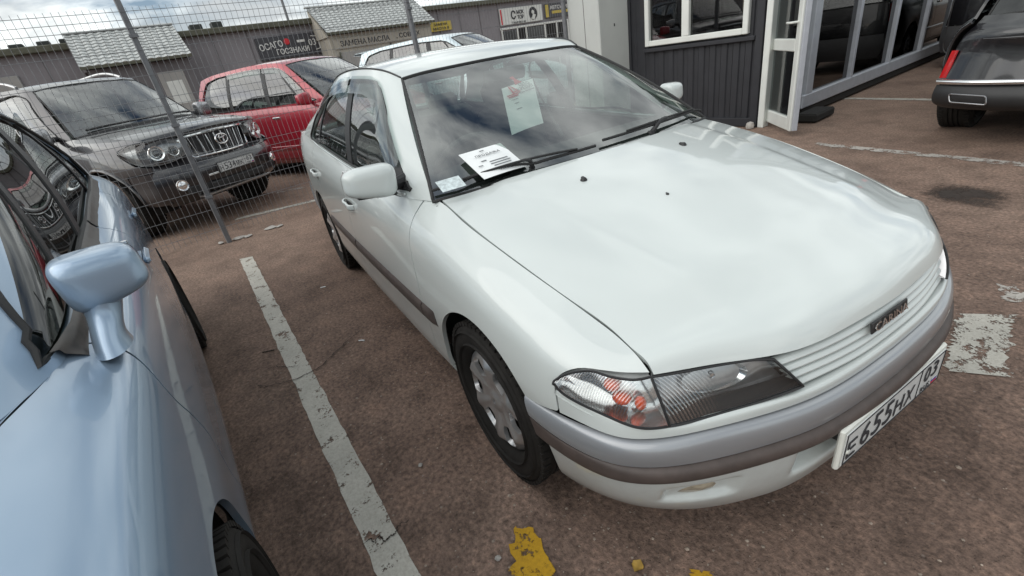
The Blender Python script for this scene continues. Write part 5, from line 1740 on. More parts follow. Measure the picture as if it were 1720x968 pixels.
    if rf.N[len(rf.N) // 2][2] < 0: rf = rf.flip()
    R['roof'] = put('roof', flange(rf, .012), S.get('roofmat', pm), par)
    # screens
    for nm, bot, topc, bow, dirn, gmx in (('windscreen', S['wsb'], S['wst'], S.get('wsbow', .02), (.55, 0, .83), S.get('wsglass', gm)), ('rear_windscreen', S['rgb'], S['rgt'], .015, (-.6, 0, .8), gm)):
        a = curve(np.array(full(bot)), 50); c = curve(np.array(full(topc)), 50)
        L_ = np.stack([a * (1 - t) + c * t + np.array(dirn) * bow * 4 * t * (1 - t) for t in np.linspace(0, 1, 24)], 1)
        m = from_lattice(L_)
        if m.N[len(m.N) // 2] @ np.array(dirn) < 0: m = m.flip()
        o = put(nm, m, gmx, par)
        R[nm] = L_
        fb = edge_band(L_, .02, S.get('frit', .06), .03, 0)
        put('glass_band', clip(m.offset(-.003), fb), trim, o)
        rg_ = np.vstack([L_[:, 0], L_[-1, 1:], L_[::-1, -1][1:], L_[0, ::-1][1:-1]])
        B_().tube(rg_, .008, 6, closed=True).build('glass_seal', MT['rubber'], o)
    # nose and tail skins: rows (z, x at centre, half width, setback at the corner, power)
    for nm, rows, sgn in (('nose', S.get('nose', []), 1), ('tail', S.get('tail', []), -1)):
        for (part, rws, mt) in rows:
            L_ = []
            for z, xc, w, d, pw in rws:
                L_.append([(xc - sgn * d * abs(c) ** pw, w * c, z) for c in (-1, -.97, -.9, -.75, -.5, -.25, 0, .25, .5, .75, .9, .97, 1)])
            m = surf(L_, max(6, 5 * len(rws)), 70)
            if m.N[len(m.N) // 2][0] * sgn < 0: m = m.flip()
            put(part, flange(m, .015), mt, par)
    # wheels
    for (xa, za, Ra) in S['arches']:
        for sg in (1, -1):
            wo = empty('wheel'); wo.parent = par
            make_wheel(wo, xa, sg * S['track'], sg, S['tyre'], S['rim'], S['tw'], S.get('spokes', 6), style=S.get('wstyle', 'alloy'), capmat=S.get('wheelmat'))
            liner(par, xa, za, Ra + .03, sg * (S['track'] + .05), sg * (S['track'] - .26))
    xr = min(a[0] for a in S['arches']); L0 = -xr
    b = B_()
    b.box((-L0 / 2, 0, zb + .05), (L0 - .75, 2 * S['track'] - .12, .08)); b.box((-L0 / 2, 0, zb + .12), (L0 + 1.2, .9, .1))
    b.build('underbody', MT['under'], par)
    # cabin: seats and dashboard
    wsx = S['wsb'][-1][0]; bz = bt_[1, 1]
    for y in (-.36, .36):
        s_ = seat(par, S.get('seatx', -1.25), y, MT['interior_light']); s_.location.z = bz - .93
    m = B_(); m.box((S.get('seatx', -1.25) - 1.0, 0, bz - .44), (.50, 1.2, .18), None, .05); m.box((S.get('seatx', -1.25) - 1.3, 0, bz - .10), (.16, 1.2, .6), Matrix.Rotation(-.3, 3, 'Y'), .06)
    for y in (-.38, .38): m.box((S.get('seatx', -1.25) - 1.40, y, bz + .26), (.10, .26, .16), None, .04)
    m.build('rear_bench', MT['interior_light'], par)
    m = B_(); m.box((wsx - .36, 0, bz - .10), (.42, 2 * S['wsb'][0][1] - .26, .16), None, .05); m.build('dashboard', MT['interior'], par)
    sw_ = B_(); sw_.tube([(S.get('seatx', -1.25) + .48 + .06 * math.sin(a), -.36 + .185 * math.cos(a), bz + .0 + .17 * math.sin(a)) for a in np.linspace(0, 2 * np.pi, 25)[:-1]], .014, 8, closed=True)
    sw_.build('steering_wheel', MT['interior'], par)
    return R

def std_panels(xd0, xd1, xd2, bot, rear, top=1.3, front=1.2, lean=.04):
    """shut lines: fender, two doors, quarter"""
    return [
        ('fender', rnd([(xd0 - .03, .05), (xd0 + lean, .60), (xd0 - .03, top), (front, top), (front, .05)], [.02, .25, .02, .02, .02]), bot, None),
        ('front_door', rnd([(xd0 - .03, .05), (xd0 + lean, .60), (xd0 - .03, top), (xd1 - .04, top), (xd1, .05)], [.02, .25, .02, .02, .02]), bot, None),
        ('rear_door', rnd([(xd1, .05), (xd1 - .04, top), (xd2 - .22, top), (xd2 - .20, .90), (xd2 + .02, .62), (xd2 + .03, .05)], [.02, .02, .02, .2, .2, .02]), bot, None),
        ('quarter_panel', rnd([(xd2 + .03, .05), (xd2 + .02, .62), (xd2 - .20, .90), (xd2 - .22, top), (rear, top), (rear, .05)], [.02, .2, .2, .02, .02, .02]), None, None),
        ('rocker', rnd([(xd0 + .05, .0), (xd0 + .05, bot), (xd2 + .03, bot), (xd2 + .03, 0)], .005), None, None)]

MT['blue'] = paint('light_blue_metallic', (.27, .365, .48), metal=.5, rough=.36, dirt=.16)
MT['dark_grey'] = paint('dark_grey_metallic', (.024, .024, .028), metal=.35, rough=.33, dirt=.16)
MT['red'] = paint('red_car_paint', (.34, .008, .026), metal=.15, rough=.35, dirt=.2)
MT['pale_blue'] = paint('pale_blue_paint', (.58, .68, .72), metal=.2, rough=.35, dirt=.2)
MT['black'] = paint('black_car_paint', (.007, .007, .009), metal=.1, rough=.3, dirt=.07)
MT['silver_car'] = paint('silver_car_paint', (.38, .39, .40), metal=.6, rough=.35, dirt=.2)
MT['smoke_glass'] = glass('dark_tinted_glass', (.06, .07, .07), 1.55)
MT['grey_plastic'] = mat('grey_bumper_plastic', (.055, .055, .058), .6, bmp=.15)
MT['blue_glass'] = glass('hatchback_glass', (.22, .25, .24), 1.55)
MT['belt'] = mat('belt_rubber', (.05, .042, .036), .45, var=.3, scale=30)
MT['lamp_grey'] = mat('grey_lamp_bowl', (.34, .34, .34), .25, .7, var=.25, scale=25)
MT['dark_glassy'] = mat('projector_glass', (.03, .032, .035), .05, coat=1.0)
MT['smoke'] = mat('smoked_acrylic', (.012, .012, .015), .08, coat=1.0)
MT['mirror_cover'] = mat('mirror_chrome_cover', (.35, .35, .36), .25, .8)

# ------------------------------------------------------------------ light blue hatchback at the left
BC = empty('blue_hatchback', (.485, -2.308, 0), rad(7), 'light blue metallic hatchback parked beside the white sedan, cut off at the left', 'car')
S = dict(paint=MT['blue'], glass=MT['blue_glass'], zb=.19, zm=.56, track=.690, tyre=.30, rim=.195, tw=.185, spokes=5, res=(260, 80),
    top=[(-3.30, .60, 1.06), (-3.10, .640, 1.065), (-2.8, .655, 1.055), (-2.4, .662, 1.035), (-1.9, .667, 1.005), (-1.4, .670, .98), (-.9, .668, .952), (-.55, .664, .932), (-.42, .658, .929), (-.28, .610, .932), (-.10, .556, .925), (.2, .532, .886), (.45, .500, .815), (.62, .470, .735), (.74, .445, .655)],
    sx=[-3.34, -3.2, -3.0, -2.8, -2.5, -2.2, -1.9, -1.5, -1.0, -.6, -.36, -.15, .0, .2, .35, .5, .6, .68, .74],
    wid=[(-3.34, .65), (-3.2, .715), (-3.0, .765), (-2.7, .778), (-2.3, .790), (-1.5, .805), (-.7, .798), (-.2, .785), (.1, .770), (.35, .745), (.5, .715), (.62, .675), (.74, .61)],
    shape=[(.25, .01), (.50, .04), (.70, .10), (.83, .23), (.93, .52), (1.0, 1.0)],
    arches=[(0, .305, .345), (-2.50, .305, .345)],
    panels=[
        ('fender', rnd([(-.58, .05), (-.50, .60), (-.36, .80), (-.51, .93), (-.50, 1.2), (.8, 1.2), (.8, .50), (.30, .48), (.30, .05)], [.02, .2, .1, .02, .02, .02, .02, .02, .02]), .26, None),
        ('front_door', rnd([(-.58, .05), (-.50, .60), (-.36, .80), (-.51, .93), (-.50, 1.2), (-1.62, 1.2), (-1.60, .05)], [.02, .2, .1, .02, .02, .02, .02]), .26, None),
        ('rear_door', rnd([(-1.60, .05), (-1.62, 1.2), (-2.55, 1.2), (-2.42, .95), (-2.16, .62), (-2.14, .05)], [.02, .02, .02, .2, .2, .02]), .26, None),
        ('quarter_panel', rnd([(-2.14, .05), (-2.16, .62), (-2.42, .95), (-2.55, 1.2), (-4, 1.2), (-4, .05)], [.02, .2, .2, .02, .02, .02]), None, None),
        ('rocker', rnd([(-.40, .0), (-.40, .26), (-2.14, .26), (-2.14, 0)], .005), None, None),
        ('bumper_corner', rnd([(.304, .05), (.304, .476), (.8, .496), (.8, .05)], .01), None, None)],
    hood=[((.735, .445, .660), (.885, .665), 2.2, 2.0), ((.66, .460, .713), (.79, .745), 2.2, 2.3), ((.5, .490, .797), (.60, .835), 2.0, 2.3), ((.25, .523, .876), (.34, .905), 2.0, 2.3), ((.08, .540, .905), (.19, .938), 2.0, 2.3), ((-.10, .552, .926), (.08, .958), 2.0, 2.3)],
    belt0=(-.16, .545, .936), beltx=[-.16, -.42, -.9, -1.4, -1.9, -2.4, -2.8, -3.1], railx=[-1.12, -1.25, -1.40, -1.62, -1.90, -2.22, -2.50, -2.68],
    raily=[.485, .50, .515, .528, .532, .525, .51, .49], railz=[1.40, 1.425, 1.452, 1.475, 1.48, 1.472, 1.45, 1.42],
    roofc=[(-1.06, 1.425), (-1.19, 1.45), (-1.38, 1.478), (-1.62, 1.502), (-1.90, 1.508), (-2.24, 1.498), (-2.54, 1.474), (-2.74, 1.44)],
    dlo=rnd([(-.37, .945), (-.44, .985), (-1.22, 1.365), (-1.40, 1.410), (-1.90, 1.437), (-2.22, 1.420), (-2.62, 1.24), (-2.80, 1.085), (-2.74, 1.068), (-1.9, 1.022), (-.9, .968)], [.02, .03, .1, .1, .15, .15, .1, .03, .03, .1, .1]),
    pillars=[(-.72, .94, -1.02, 1.16, .035), (-1.47, 1.05, -1.75, 1.35, .07), (-2.40, 1.05, -2.28, 1.35, .03)],
    wsb=[(-.165, .542, .940), (-.07, .42, .952), (.02, .25, .960), (.045, 0, .965)], wst=[(-1.115, .482, 1.395), (-1.08, .35, 1.41), (-1.065, .15, 1.418), (-1.06, 0, 1.42)],
    rgb=[(-3.10, .60, 1.07), (-3.18, .35, 1.08), (-3.21, 0, 1.085)], rgt=[(-2.70, .48, 1.40), (-2.76, .25, 1.425), (-2.78, 0, 1.43)],
    nose=[('nose_skin', [(.66, .885, .545, .165, 2.2), (.58, .915, .60, .20, 2.4), (.50, .935, .66, .24, 2.6)], MT['blue']),
          ('front_bumper', [(.49, .945, .67, .25, 2.6), (.42, .955, .70, .26, 2.6), (.30, .945, .70, .27, 2.6), (.19, .90, .66, .26, 2.6)], MT['blue'])],
    tail=[('tailgate', [(1.05, -3.24, .58, -.10 * -1, 2.4), (.9, -3.33, .62, .14, 2.6), (.7, -3.36, .66, .14, 2.8)], MT['blue']),
          ('rear_bumper', [(.68, -3.38, .67, .15, 2.8), (.55, -3.42, .70, .18, 2.8), (.35, -3.40, .70, .18, 2.8), (.2, -3.34, .66, .16, 2.8)], MT['blue'])],
    seatx=-1.35)
BR = car_shell(BC, S)
# scuttle between bonnet, screen, wing and pillar foot
_tp = np.array(S['top'])
def hood_edge(y): return np.array([.08 - .18 * (abs(y) / .552) ** 2, y, .958 - .032 * (abs(y) / .552) ** 2.3])
_wb = BR['windscreen'][:, 0]
ys = np.linspace(-.54, .54, 31)
wbi = np.stack([np.interp(ys, _wb[:, 1], _wb[:, k]) for k in range(3)], 1)
hei = np.array([hood_edge(y) + [-.004, 0, -.004] for y in ys])
m = from_lattice(np.stack([hei * (1 - t) + wbi * t - np.array([0, 0, .006 * 4 * t * (1 - t)]) for t in np.linspace(0, 1, 6)], 1))
put('scuttle_panel', m if m.N[60][2] > 0 else m.flip(), MT['blue'], BC)
ca_ = np.array([(x, *nspline(_tp[:, 0], _tp[:, 1:], np.array([x]))[0]) for x in np.linspace(-.108, -.44, 16)])
cb_ = curve([(-.112, .530, .926), (-.17, .525, .928), (-.29, .560, .924), (-.46, .635, .922)], 16)
for sg in (1, -1):
    m = from_lattice(np.stack([ca_ * (1 - t) + cb_ * t for t in np.linspace(0, 1, 8)], 1))
    m = m if m.N[40][2] > 0 else m.flip()
    put('scuttle_corner', m if sg > 0 else m.mirror(), MT['blue'], BC)
# head lamps and grille opening
for sg in (1, -1):
    a = curve(np.array([(.855, .335, .668), (.80, .45, .672), (.735, .545, .672), (.64, .625, .690), (.53, .690, .712)]), 24)
    c = curve(np.array([(.915, .330, .575), (.865, .47, .560), (.79, .585, .560), (.69, .668, .585), (.55, .712, .660)]), 24)
    L_ = np.stack([c + (a - c) * t + np.array([.022, .018, 0]) * 4 * t * (1 - t) for t in np.linspace(0, 1, 12)], 1)
    m = from_lattice(L_); m = m if m.N[140][0] > 0 else m.flip()
    o = put('headlamp', m if sg > 0 else m.mirror(), MT['lens'], BC)
    m2 = m.offset(-.012)
    put('lamp_housing', m2 if sg > 0 else m2.mirror(), MT['lamp_grey'], o)
m = from_lattice(np.array([[(.905 - .10 * (abs(y) / .33) ** 2 * .35 + .02 - .10 * (z - .55), y, z) for z in (.555, .60, .645)] for y in np.linspace(-.30, .30, 21)]))
g_o = put('grille', m if m.N[30][0] > 0 else m.flip(), MT['black_plastic'], BC)
# belt moulding strips (dull black with a bronze sheen)
for sg in (1, -1):
    for x0, x1 in ((-2.80, -1.63), (-1.60, -.43)):
        L_ = []
        for x in np.linspace(x0, x1, 26):
            zt = float(np.interp(x, [-2.8, -1.9, -.9, -.40], [1.066, 1.018, .963, .938]))
            row = []
            for q, (dz, off) in enumerate(((.014, .001), (.012, .010), (.0, .013), (-.016, .012), (-.022, .002))):
                p = BR['on_gh'](x, max(zt + dz, .93)); w = BR['side_w'](x, zt + dz) if zt + dz < nspline(np.array(S['top'])[:, 0], np.array(S['top'])[:, 2:3], np.array([x]))[0, 0] else p[1]
                row.append((x, sg * (max(p[1], w) + off), zt + dz))
            L_.append(row)
        m = from_lattice(np.array(L_))
        if m.N[len(m.N) // 2][1] * sg < 0: m = m.flip()
        put('belt_moulding', m, MT['belt'], BC)
# mirror on a short stalk standing on the shoulder
for sg in (1, -1):
    o = empty('door_mirror'); o.parent = BC
    B = egg(.075, .080, .060)
    B[:, :, 0] *= np.where(B[:, :, 0] > 0, 1.0, .60)
    B[:, :, 2] *= 1 - .14 * (B[:, :, 1] / .080)
    b = B_().addm(from_lattice(B))
    R3 = Matrix.Rotation(.10, 3, 'Z') @ Matrix.Rotation(.08, 3, 'X')
    b.V = [tuple(R3 @ Vector(v)) for v in b.V]
    b.V = [(v[0] - .525, sg * (v[1] + .775), v[2] + 1.052) for v in b.V]
    b.build('mirror_housing', MT['blue'], o, 60)
    st = B_()
    L_ = []
    for t, (x, y, z, rx, ry) in enumerate(((-.462, .735, .906, .080, .036), (-.470, .736, .928, .066, .032), (-.486, .742, .955, .056, .032), (-.505, .750, .985, .054, .036), (-.512, .755, 1.02, .060, .044))):
        L_.append([(x + rx * math.cos(a), sg * (y + ry * math.sin(a)), z + .10 * ry * math.cos(a)) for a in np.linspace(0, 2 * np.pi, 21)])
    st.addm(surf(L_, 16, 41)); st.build('mirror_stalk', MT['blue'], o, 60)
    B_().box((-.575, sg * .775, 1.052), (.006, .135, .09), Matrix.Rotation(sg * .10, 3, 'Z'), .002).build('mirror_glass', MT['chrome'], o)
    # rear lamp
    m = clip(BR['side'].offset(.004), np.minimum(np.minimum(-2.98 - BR['side'].V[:, 0], BR['side'].V[:, 2] - .72), 1.0 - BR['side'].V[:, 2]))
    put('tail_lamp', m if sg > 0 else m.mirror(), MT['red_lens'], BC)
    for x, z in ((-1.45, .86), (-2.32, .90)):
        w = BR['side_w'](x, z)
        hb = B_().box((x, sg * (w + .012), z), (.19, .022, .030), None, .01); hb.build('handle', MT['blue'], BC)
    sd_ = B_().box((.36, sg * (BR['side_w'](.36, .68) + .004), .68), (.07, .014, .03), None, .006); sd_.build('side_repeater', MT['orange'], BC)

# ------------------------------------------------------------------ dark off-road car behind the fence
PC = empty('dark_off_road_car', (-6.334, -1.891, 0), rad(38.7), 'dark grey off-road car with barred grille facing the mesh fence', 'car')
S = dict(paint=MT['dark_grey'], glass=MT['glass'], wsglass=MT['ws_glass'], zb=.36, zm=.78, track=.80, tyre=.385, rim=.225, tw=.255, spokes=6, res=(170, 60),
    top=[(-3.65, .80, 1.22), (-3.2, .83, 1.225), (-2.79, .845, 1.22), (-2.0, .85, 1.205), (-1.2, .845, 1.195), (-.6, .835, 1.195), (-.36, .80, 1.20), (0, .79, 1.175), (.35, .77, 1.135), (.6, .74, 1.09), (.72, .71, 1.06)],
    sx=[-3.68, -3.4, -3.1, -2.79, -2.3, -1.8, -1.2, -.7, -.36, -.1, .1, .3, .45, .58, .66, .72],
    wid=[(-3.68, .84), (-3.4, .90), (-2.79, .935), (-2.2, .915), (-1.2, .91), (-.5, .92), (0, .94), (.35, .925), (.55, .885), (.66, .845), (.72, .81)],
    arches=[(0, .395, .455), (-2.79, .395, .455)],
    panels=[('fender', rnd([(-.66, .05), (-.60, .80), (-.62, 1.4), (.9, 1.4), (.9, 1.068), (.64, 1.069), (.53, 1.060), (.412, 1.022), (.418, .982), (.575, .853), (.70, .812), (.9, .812), (.9, .765), (.42, .75), (.42, .05)], .008), .48, None),
        ('front_door', rnd([(-.66, .05), (-.60, .80), (-.62, 1.4), (-1.68, 1.4), (-1.68, .05)], .02), .48, None),
        ('rear_door', rnd([(-1.68, .05), (-1.68, 1.4), (-2.62, 1.4), (-2.55, .98), (-2.32, .70), (-2.30, .05)], .02), .48, None),
        ('quarter_panel', rnd([(-2.30, .05), (-2.32, .70), (-2.55, .98), (-2.62, 1.4), (-4, 1.4), (-4, .05)], .02), None, None),
        ('bumper_corner', rnd([(.428, .05), (.428, .742), (.9, .757), (.9, .05)], .004), .38, None),
        ('running_board', rnd([(-.42, .0), (-.42, .48), (-2.32, .48), (-2.32, 0)], .005), None, None)],
    hood=[((.70, .70, 1.065), (.865, 1.095), 2.6, 2.6), ((.62, .73, 1.085), (.80, 1.125), 2.4, 3.0), ((.45, .765, 1.12), (.60, 1.165), 2.2, 3.2), ((.15, .785, 1.158), (.25, 1.20), 2.0, 3.4), ((-.32, .80, 1.20), (-.15, 1.235), 2.0, 3.4)],
    beltx=[-.38, -.6, -1.2, -2.0, -2.79, -3.2, -3.55], railx=[-.99, -1.08, -1.40, -2.05, -2.80, -3.2, -3.42],
    raily=[.60, .62, .645, .655, .65, .64, .625], railz=[1.765, 1.795, 1.822, 1.832, 1.822, 1.805, 1.78],
    roofc=[(-.93, 1.80), (-1.04, 1.83), (-1.4, 1.858), (-2.05, 1.872), (-2.82, 1.862), (-3.24, 1.845), (-3.48, 1.82)],
    dlo=rnd([(-.52, 1.225), (-.60, 1.265), (-1.02, 1.70), (-1.18, 1.755), (-2.0, 1.778), (-2.9, 1.765), (-3.22, 1.72), (-3.34, 1.27), (-3.28, 1.24), (-2.0, 1.225)], [.02, .03, .08, .1, .1, .1, .06, .05, .03, .1]),
    pillars=[(-1.66, 1.23, -1.70, 1.75, .09), (-2.60, 1.23, -2.62, 1.75, .07)],
    wsb=[(-.37, .775, 1.215), (-.28, .55, 1.235), (-.20, .25, 1.243), (-.18, 0, 1.245)], wst=[(-.985, .60, 1.76), (-.955, .45, 1.778), (-.94, .2, 1.787), (-.935, 0, 1.79)],
    rgb=[(-3.62, .72, 1.22), (-3.68, .4, 1.225), (-3.70, 0, 1.225)], rgt=[(-3.45, .60, 1.76), (-3.51, .3, 1.78), (-3.52, 0, 1.785)],
    nose=[('front_bumper', [(.76, .93, .80, .22, 3.0), (.70, .975, .845, .26, 3.2), (.60, .985, .86, .27, 3.2), (.50, .955, .85, .25, 3.2), (.40, .88, .80, .20, 3.0), (.34, .80, .74, .16, 3.0)], MT['dark_grey'])],
    tail=[('tailgate', [(1.22, -3.70, .78, .07, 4), (1.0, -3.74, .82, .07, 4), (.75, -3.76, .84, .07, 4)], MT['dark_grey']), ('rear_bumper', [(.74, -3.80, .86, .12, 4), (.55, -3.84, .88, .14, 4), (.38, -3.78, .84, .12, 4)], MT['dark_grey'])],
    seatx=-1.25, frit=.05)
PR = car_shell(PC, S)
# headlamps: big swept lens with two round projectors
PLT = [(.395, .865, 1.040), (.50, .830, 1.050), (.62, .775, 1.062), (.72, .690, 1.068), (.80, .585, 1.060), (.872, .455, 1.035)]
PLB = [(.380, .905, .935), (.46, .905, .870), (.56, .885, .825), (.66, .835, .810), (.78, .72, .835), (.905, .43, .960)]
PLB = [(.400, .905, .925), (.47, .905, .862), (.57, .880, .820), (.68, .815, .812), (.78, .715, .850), (.878, .45, .985)]
for sg in (1, -1):
    a = curve(np.array([(.872, .405, 1.030), (.82, .54, 1.052), (.74, .66, 1.066), (.64, .755, 1.066), (.53, .825, 1.056), (.42, .880, 1.02)]), 40)
    c = curve(np.array([(.905, .400, .930), (.87, .50, .858), (.80, .64, .818), (.70, .765, .818), (.58, .850, .858), (.43, .900, .985)]), 40)
    L_ = np.stack([c + (a - c) * t + np.array([.7, .5, .1]) * .03 * 4 * t * (1 - t) for t in np.linspace(0, 1, 16)], 1)
    m = from_lattice(L_)
    if m.N[len(m.N) // 2][0] < 0: m = m.flip()
    o = put('headlamp', m if sg > 0 else m.mirror(), MT['lens'], PC)
    bowl(L_, .93, .075, 'lamp_housing', MT['lamp_grey'], o, sg)
    for x, y, z, r in ((.745, .690, .938, .075), (.815, .545, .930, .052)):
        rb_ = B_().lathe([(.25 * r, -.03), (.6 * r, -.012), (.9 * r, .016), (r, .020), (1.06 * r, .010)], axis='x', n=28)
        q = rb_.build('projector', MT['lamp_chrome'], o); q.location = (x - .01, sg * y, z); q.rotation_euler = (0, 0, sg * .45)
        rb_ = B_().lathe([(.0005, .022), (.35 * r, .016), (.5 * r, 0)], axis='x', n=20)
        q = rb_.build('projector_lens', MT['dark_glassy'], o); q.location = (x - .012, sg * y, z); q.rotation_euler = (0, 0, sg * .45)
    # fog lamp in the bumper
    fl = B_().lathe([(.0005, .018), (.03, .015), (.045, .004), (.058, .010), (.064, -.002)], axis='x', n=24)
    q = fl.build('fog_lamp', MT['lamp_chrome'], PC); q.location = (.868, sg * .665, .565); q.rotation_euler = (0, 0, sg * .42)
    B_().box((.905, sg * .50, .49), (.04, .30, .09), Matrix.Rotation(sg * .22, 3, 'Z'), .015).build('bumper_recess', MT['black_plastic'], PC)
    # mirrors and roof rails
    o = door_mirror(PC, sg, (-.53, 1.03, 1.27), MT['mirror_cover'], .07, .115, .095, yaw=.1)
    B_().tube([(-.60, sg * .82, 1.235), (-.56, sg * .92, 1.235)], .03, 8).build('mirror_base', MT['black_plastic'], o)
    B_().tube(curve([(-1.25, sg * .60, 1.835), (-1.40, sg * .60, 1.885), (-2.2, sg * .61, 1.905), (-3.0, sg * .60, 1.885), (-3.15, sg * .60, 1.835)], 30), .016, 8).build('roof_rail', MT['silver'], PC)
    arcpts = lambda xc: [(xc + .468 * math.cos(t), sg * (PR['side_w'](xc + .468 * math.cos(t), max(.42, .395 + .468 * math.sin(t))) + .004), .395 + .468 * math.sin(t)) for t in np.linspace(.05, math.pi - .05, 30)]
    for xc in (0, -2.79):
        B_().tube(arcpts(xc), .018, 8).build('wheel_arch_lip', MT['dark_grey'], PC)
# grille with chrome surround, dark field and upright bars
gz0, gz1 = .800, 1.035
def gx(y, z): return .905 - .10 * (abs(y) / .45) ** 2.4 - .10 * (z - .80)
L_ = np.array([[(gx(y, z) - .02, y * (1 - .10 * (gz1 - z) / .235), z) for z in np.linspace(gz0, gz1, 8)] for y in np.linspace(-.42, .42, 41)])
m = from_lattice(L_)
G = put('grille', m if m.N[100][0] > 0 else m.flip(), MT['black_plastic'], PC)
for y in np.linspace(-.35, .35, 8):
    pts = [(gx(y, z) + .006, y * (1 - .10 * (gz1 - z) / .235), z) for z in np.linspace(gz0 + .01, gz1 - .012, 8)]
    b = B_()
    for p, q in zip(pts[:-1], pts[1:]):
        pass
    Lb = np.array([[(p[0] - .02, p[1] - .008, p[2]), (p[0], p[1] - .0045, p[2]), (p[0] + .002, p[1], p[2]), (p[0], p[1] + .0045, p[2]), (p[0] - .02, p[1] + .008, p[2])] for p in pts])
    mm = from_lattice(Lb)
    put('grille_bar', mm if mm.N[12][0] > 0 else mm.flip(), MT['chrome'] if True else None, G)
ring = [(-.385, gz0 + .005), (-.445, gz1 + .006), (.445, gz1 + .006), (.385, gz0 + .005)]
rp = rnd(ring, .035)
pts = [(gx(y, z) + .008, y, z) for y, z in rp]
dens = curve(np.array(pts + pts[:1]), 120)[:-1]
dens[:, 0] = [gx(p[1], p[2]) + .008 for p in dens]
rr_ = [.017 if p[2] > .98 else .011 for p in dens]
B_().tube(dens, rr_, 8, closed=True).build('grille_surround', MT['chrome'], G)
# ringed emblem
ec = Vector((gx(0, .94) + .028, 0, .938))
b = B_()
def ell(ry, rz, cy=0, cz=0, n=36): return [(ec.x - .02 * (cz + rz * math.sin(t)) , cy + ry * math.cos(t), ec.z + cz + rz * math.sin(t)) for t in np.linspace(0, 2 * math.pi, n + 1)[:-1]]
b.tube(ell(.082, .056), .0075, 8, closed=True); b.tube(ell(.026, .050, 0, .002), .0058, 8, closed=True); b.tube(ell(.054, .020, 0, .032), .0058, 8, closed=True)
b.build('emblem', MT['chrome'], G)
# dark bonnet deflector along the leading edge
L_ = []
for y in np.linspace(-.74, .74, 41):
    xe = .865 - .165 * (abs(y) / .70) ** 2.6; ze = 1.095 - .03 * (abs(y) / .70) ** 2.6
    L_.append([(xe + .012, y, ze - .028), (xe + .030, y, ze - .012), (xe + .022, y, ze + .014), (xe - .012, y, ze + .036), (xe - .016, y, ze + .033)])
m = from_lattice(np.array(L_)); put('bonnet_deflector', m if m.N[100][0] > 0 else m.flip(), MT['smoke'], PC)
# skin between lamps, grille and bumper
L_ = []
for y in np.linspace(-.80, .80, 41):
    k = abs(y) / .80
    L_.append([(.86 - .20 * k ** 2.6 - .03, y, 1.075 - .02 * k ** 2), (.885 - .25 * k ** 2.6 - .05, y, .95), (.90 - .24 * k ** 2.8 - .03, y, .82), (.93 - .22 * k ** 3 - .005, y, .765)])
m = surf(L_, 60, 14); put('front_panel', m if m.N[400][0] > 0 else m.flip(), MT['dark_grey'], PC)
# bumper lower intake and tow slot
B_().box((.968, .0, .475), (.04, .78, .085), None, .015).build('lower_intake', MT['black_plastic'], PC)
B_().box((.985, -.33, .60), (.012, .13, .022), None, .005).build('bumper_badge', MT['plate_white'], PC)
B_().box((.85, .0, .385), (.10, 1.0, .03), None, .01).build('skid_plate', MT['silver'], PC)
# number plate
NP2 = B_().box((1.000, 0, .645), (.016, .53, .125), None, .004).build('number_plate', MT['black_plastic'], PC)
B_().box((1.009, 0, .645), (.004, .512, .108), None, .001).build('plate_face', MT['plate_white'], NP2)
plate_text(NP2, (1.0115, 0, .645), (0, 1, 0), (0, 0, 1), '534', 'Н', 'МК', '03')
# wipers and cowl
W_ = PR['windscreen']
b = B_()
b.tube(curve([W_[4, 1] + [.02, 0, .02], W_[16, 1] + [.02, 0, .02], W_[27, 1] + [.025, 0, .02]], 16), .012, 6)
b.build('wiper_blade', MT['rubber'], PC)
b = B_(); b.tube(curve([W_[27, 1] + [.02, 0, .02], W_[38, 1] + [.02, 0, .02], W_[46, 1] + [.025, 0, .02]], 16), .012, 6); b.build('wiper_blade', MT['rubber'], PC)
b = B_(); b.tube(curve([(-.37, -.76, 1.195), (-.24, -.5, 1.22), (-.165, 0, 1.23), (-.24, .5, 1.22), (-.37, .76, 1.195)], 30), .03, 8); b.build('cowl_panel', MT['black_plastic'], PC)

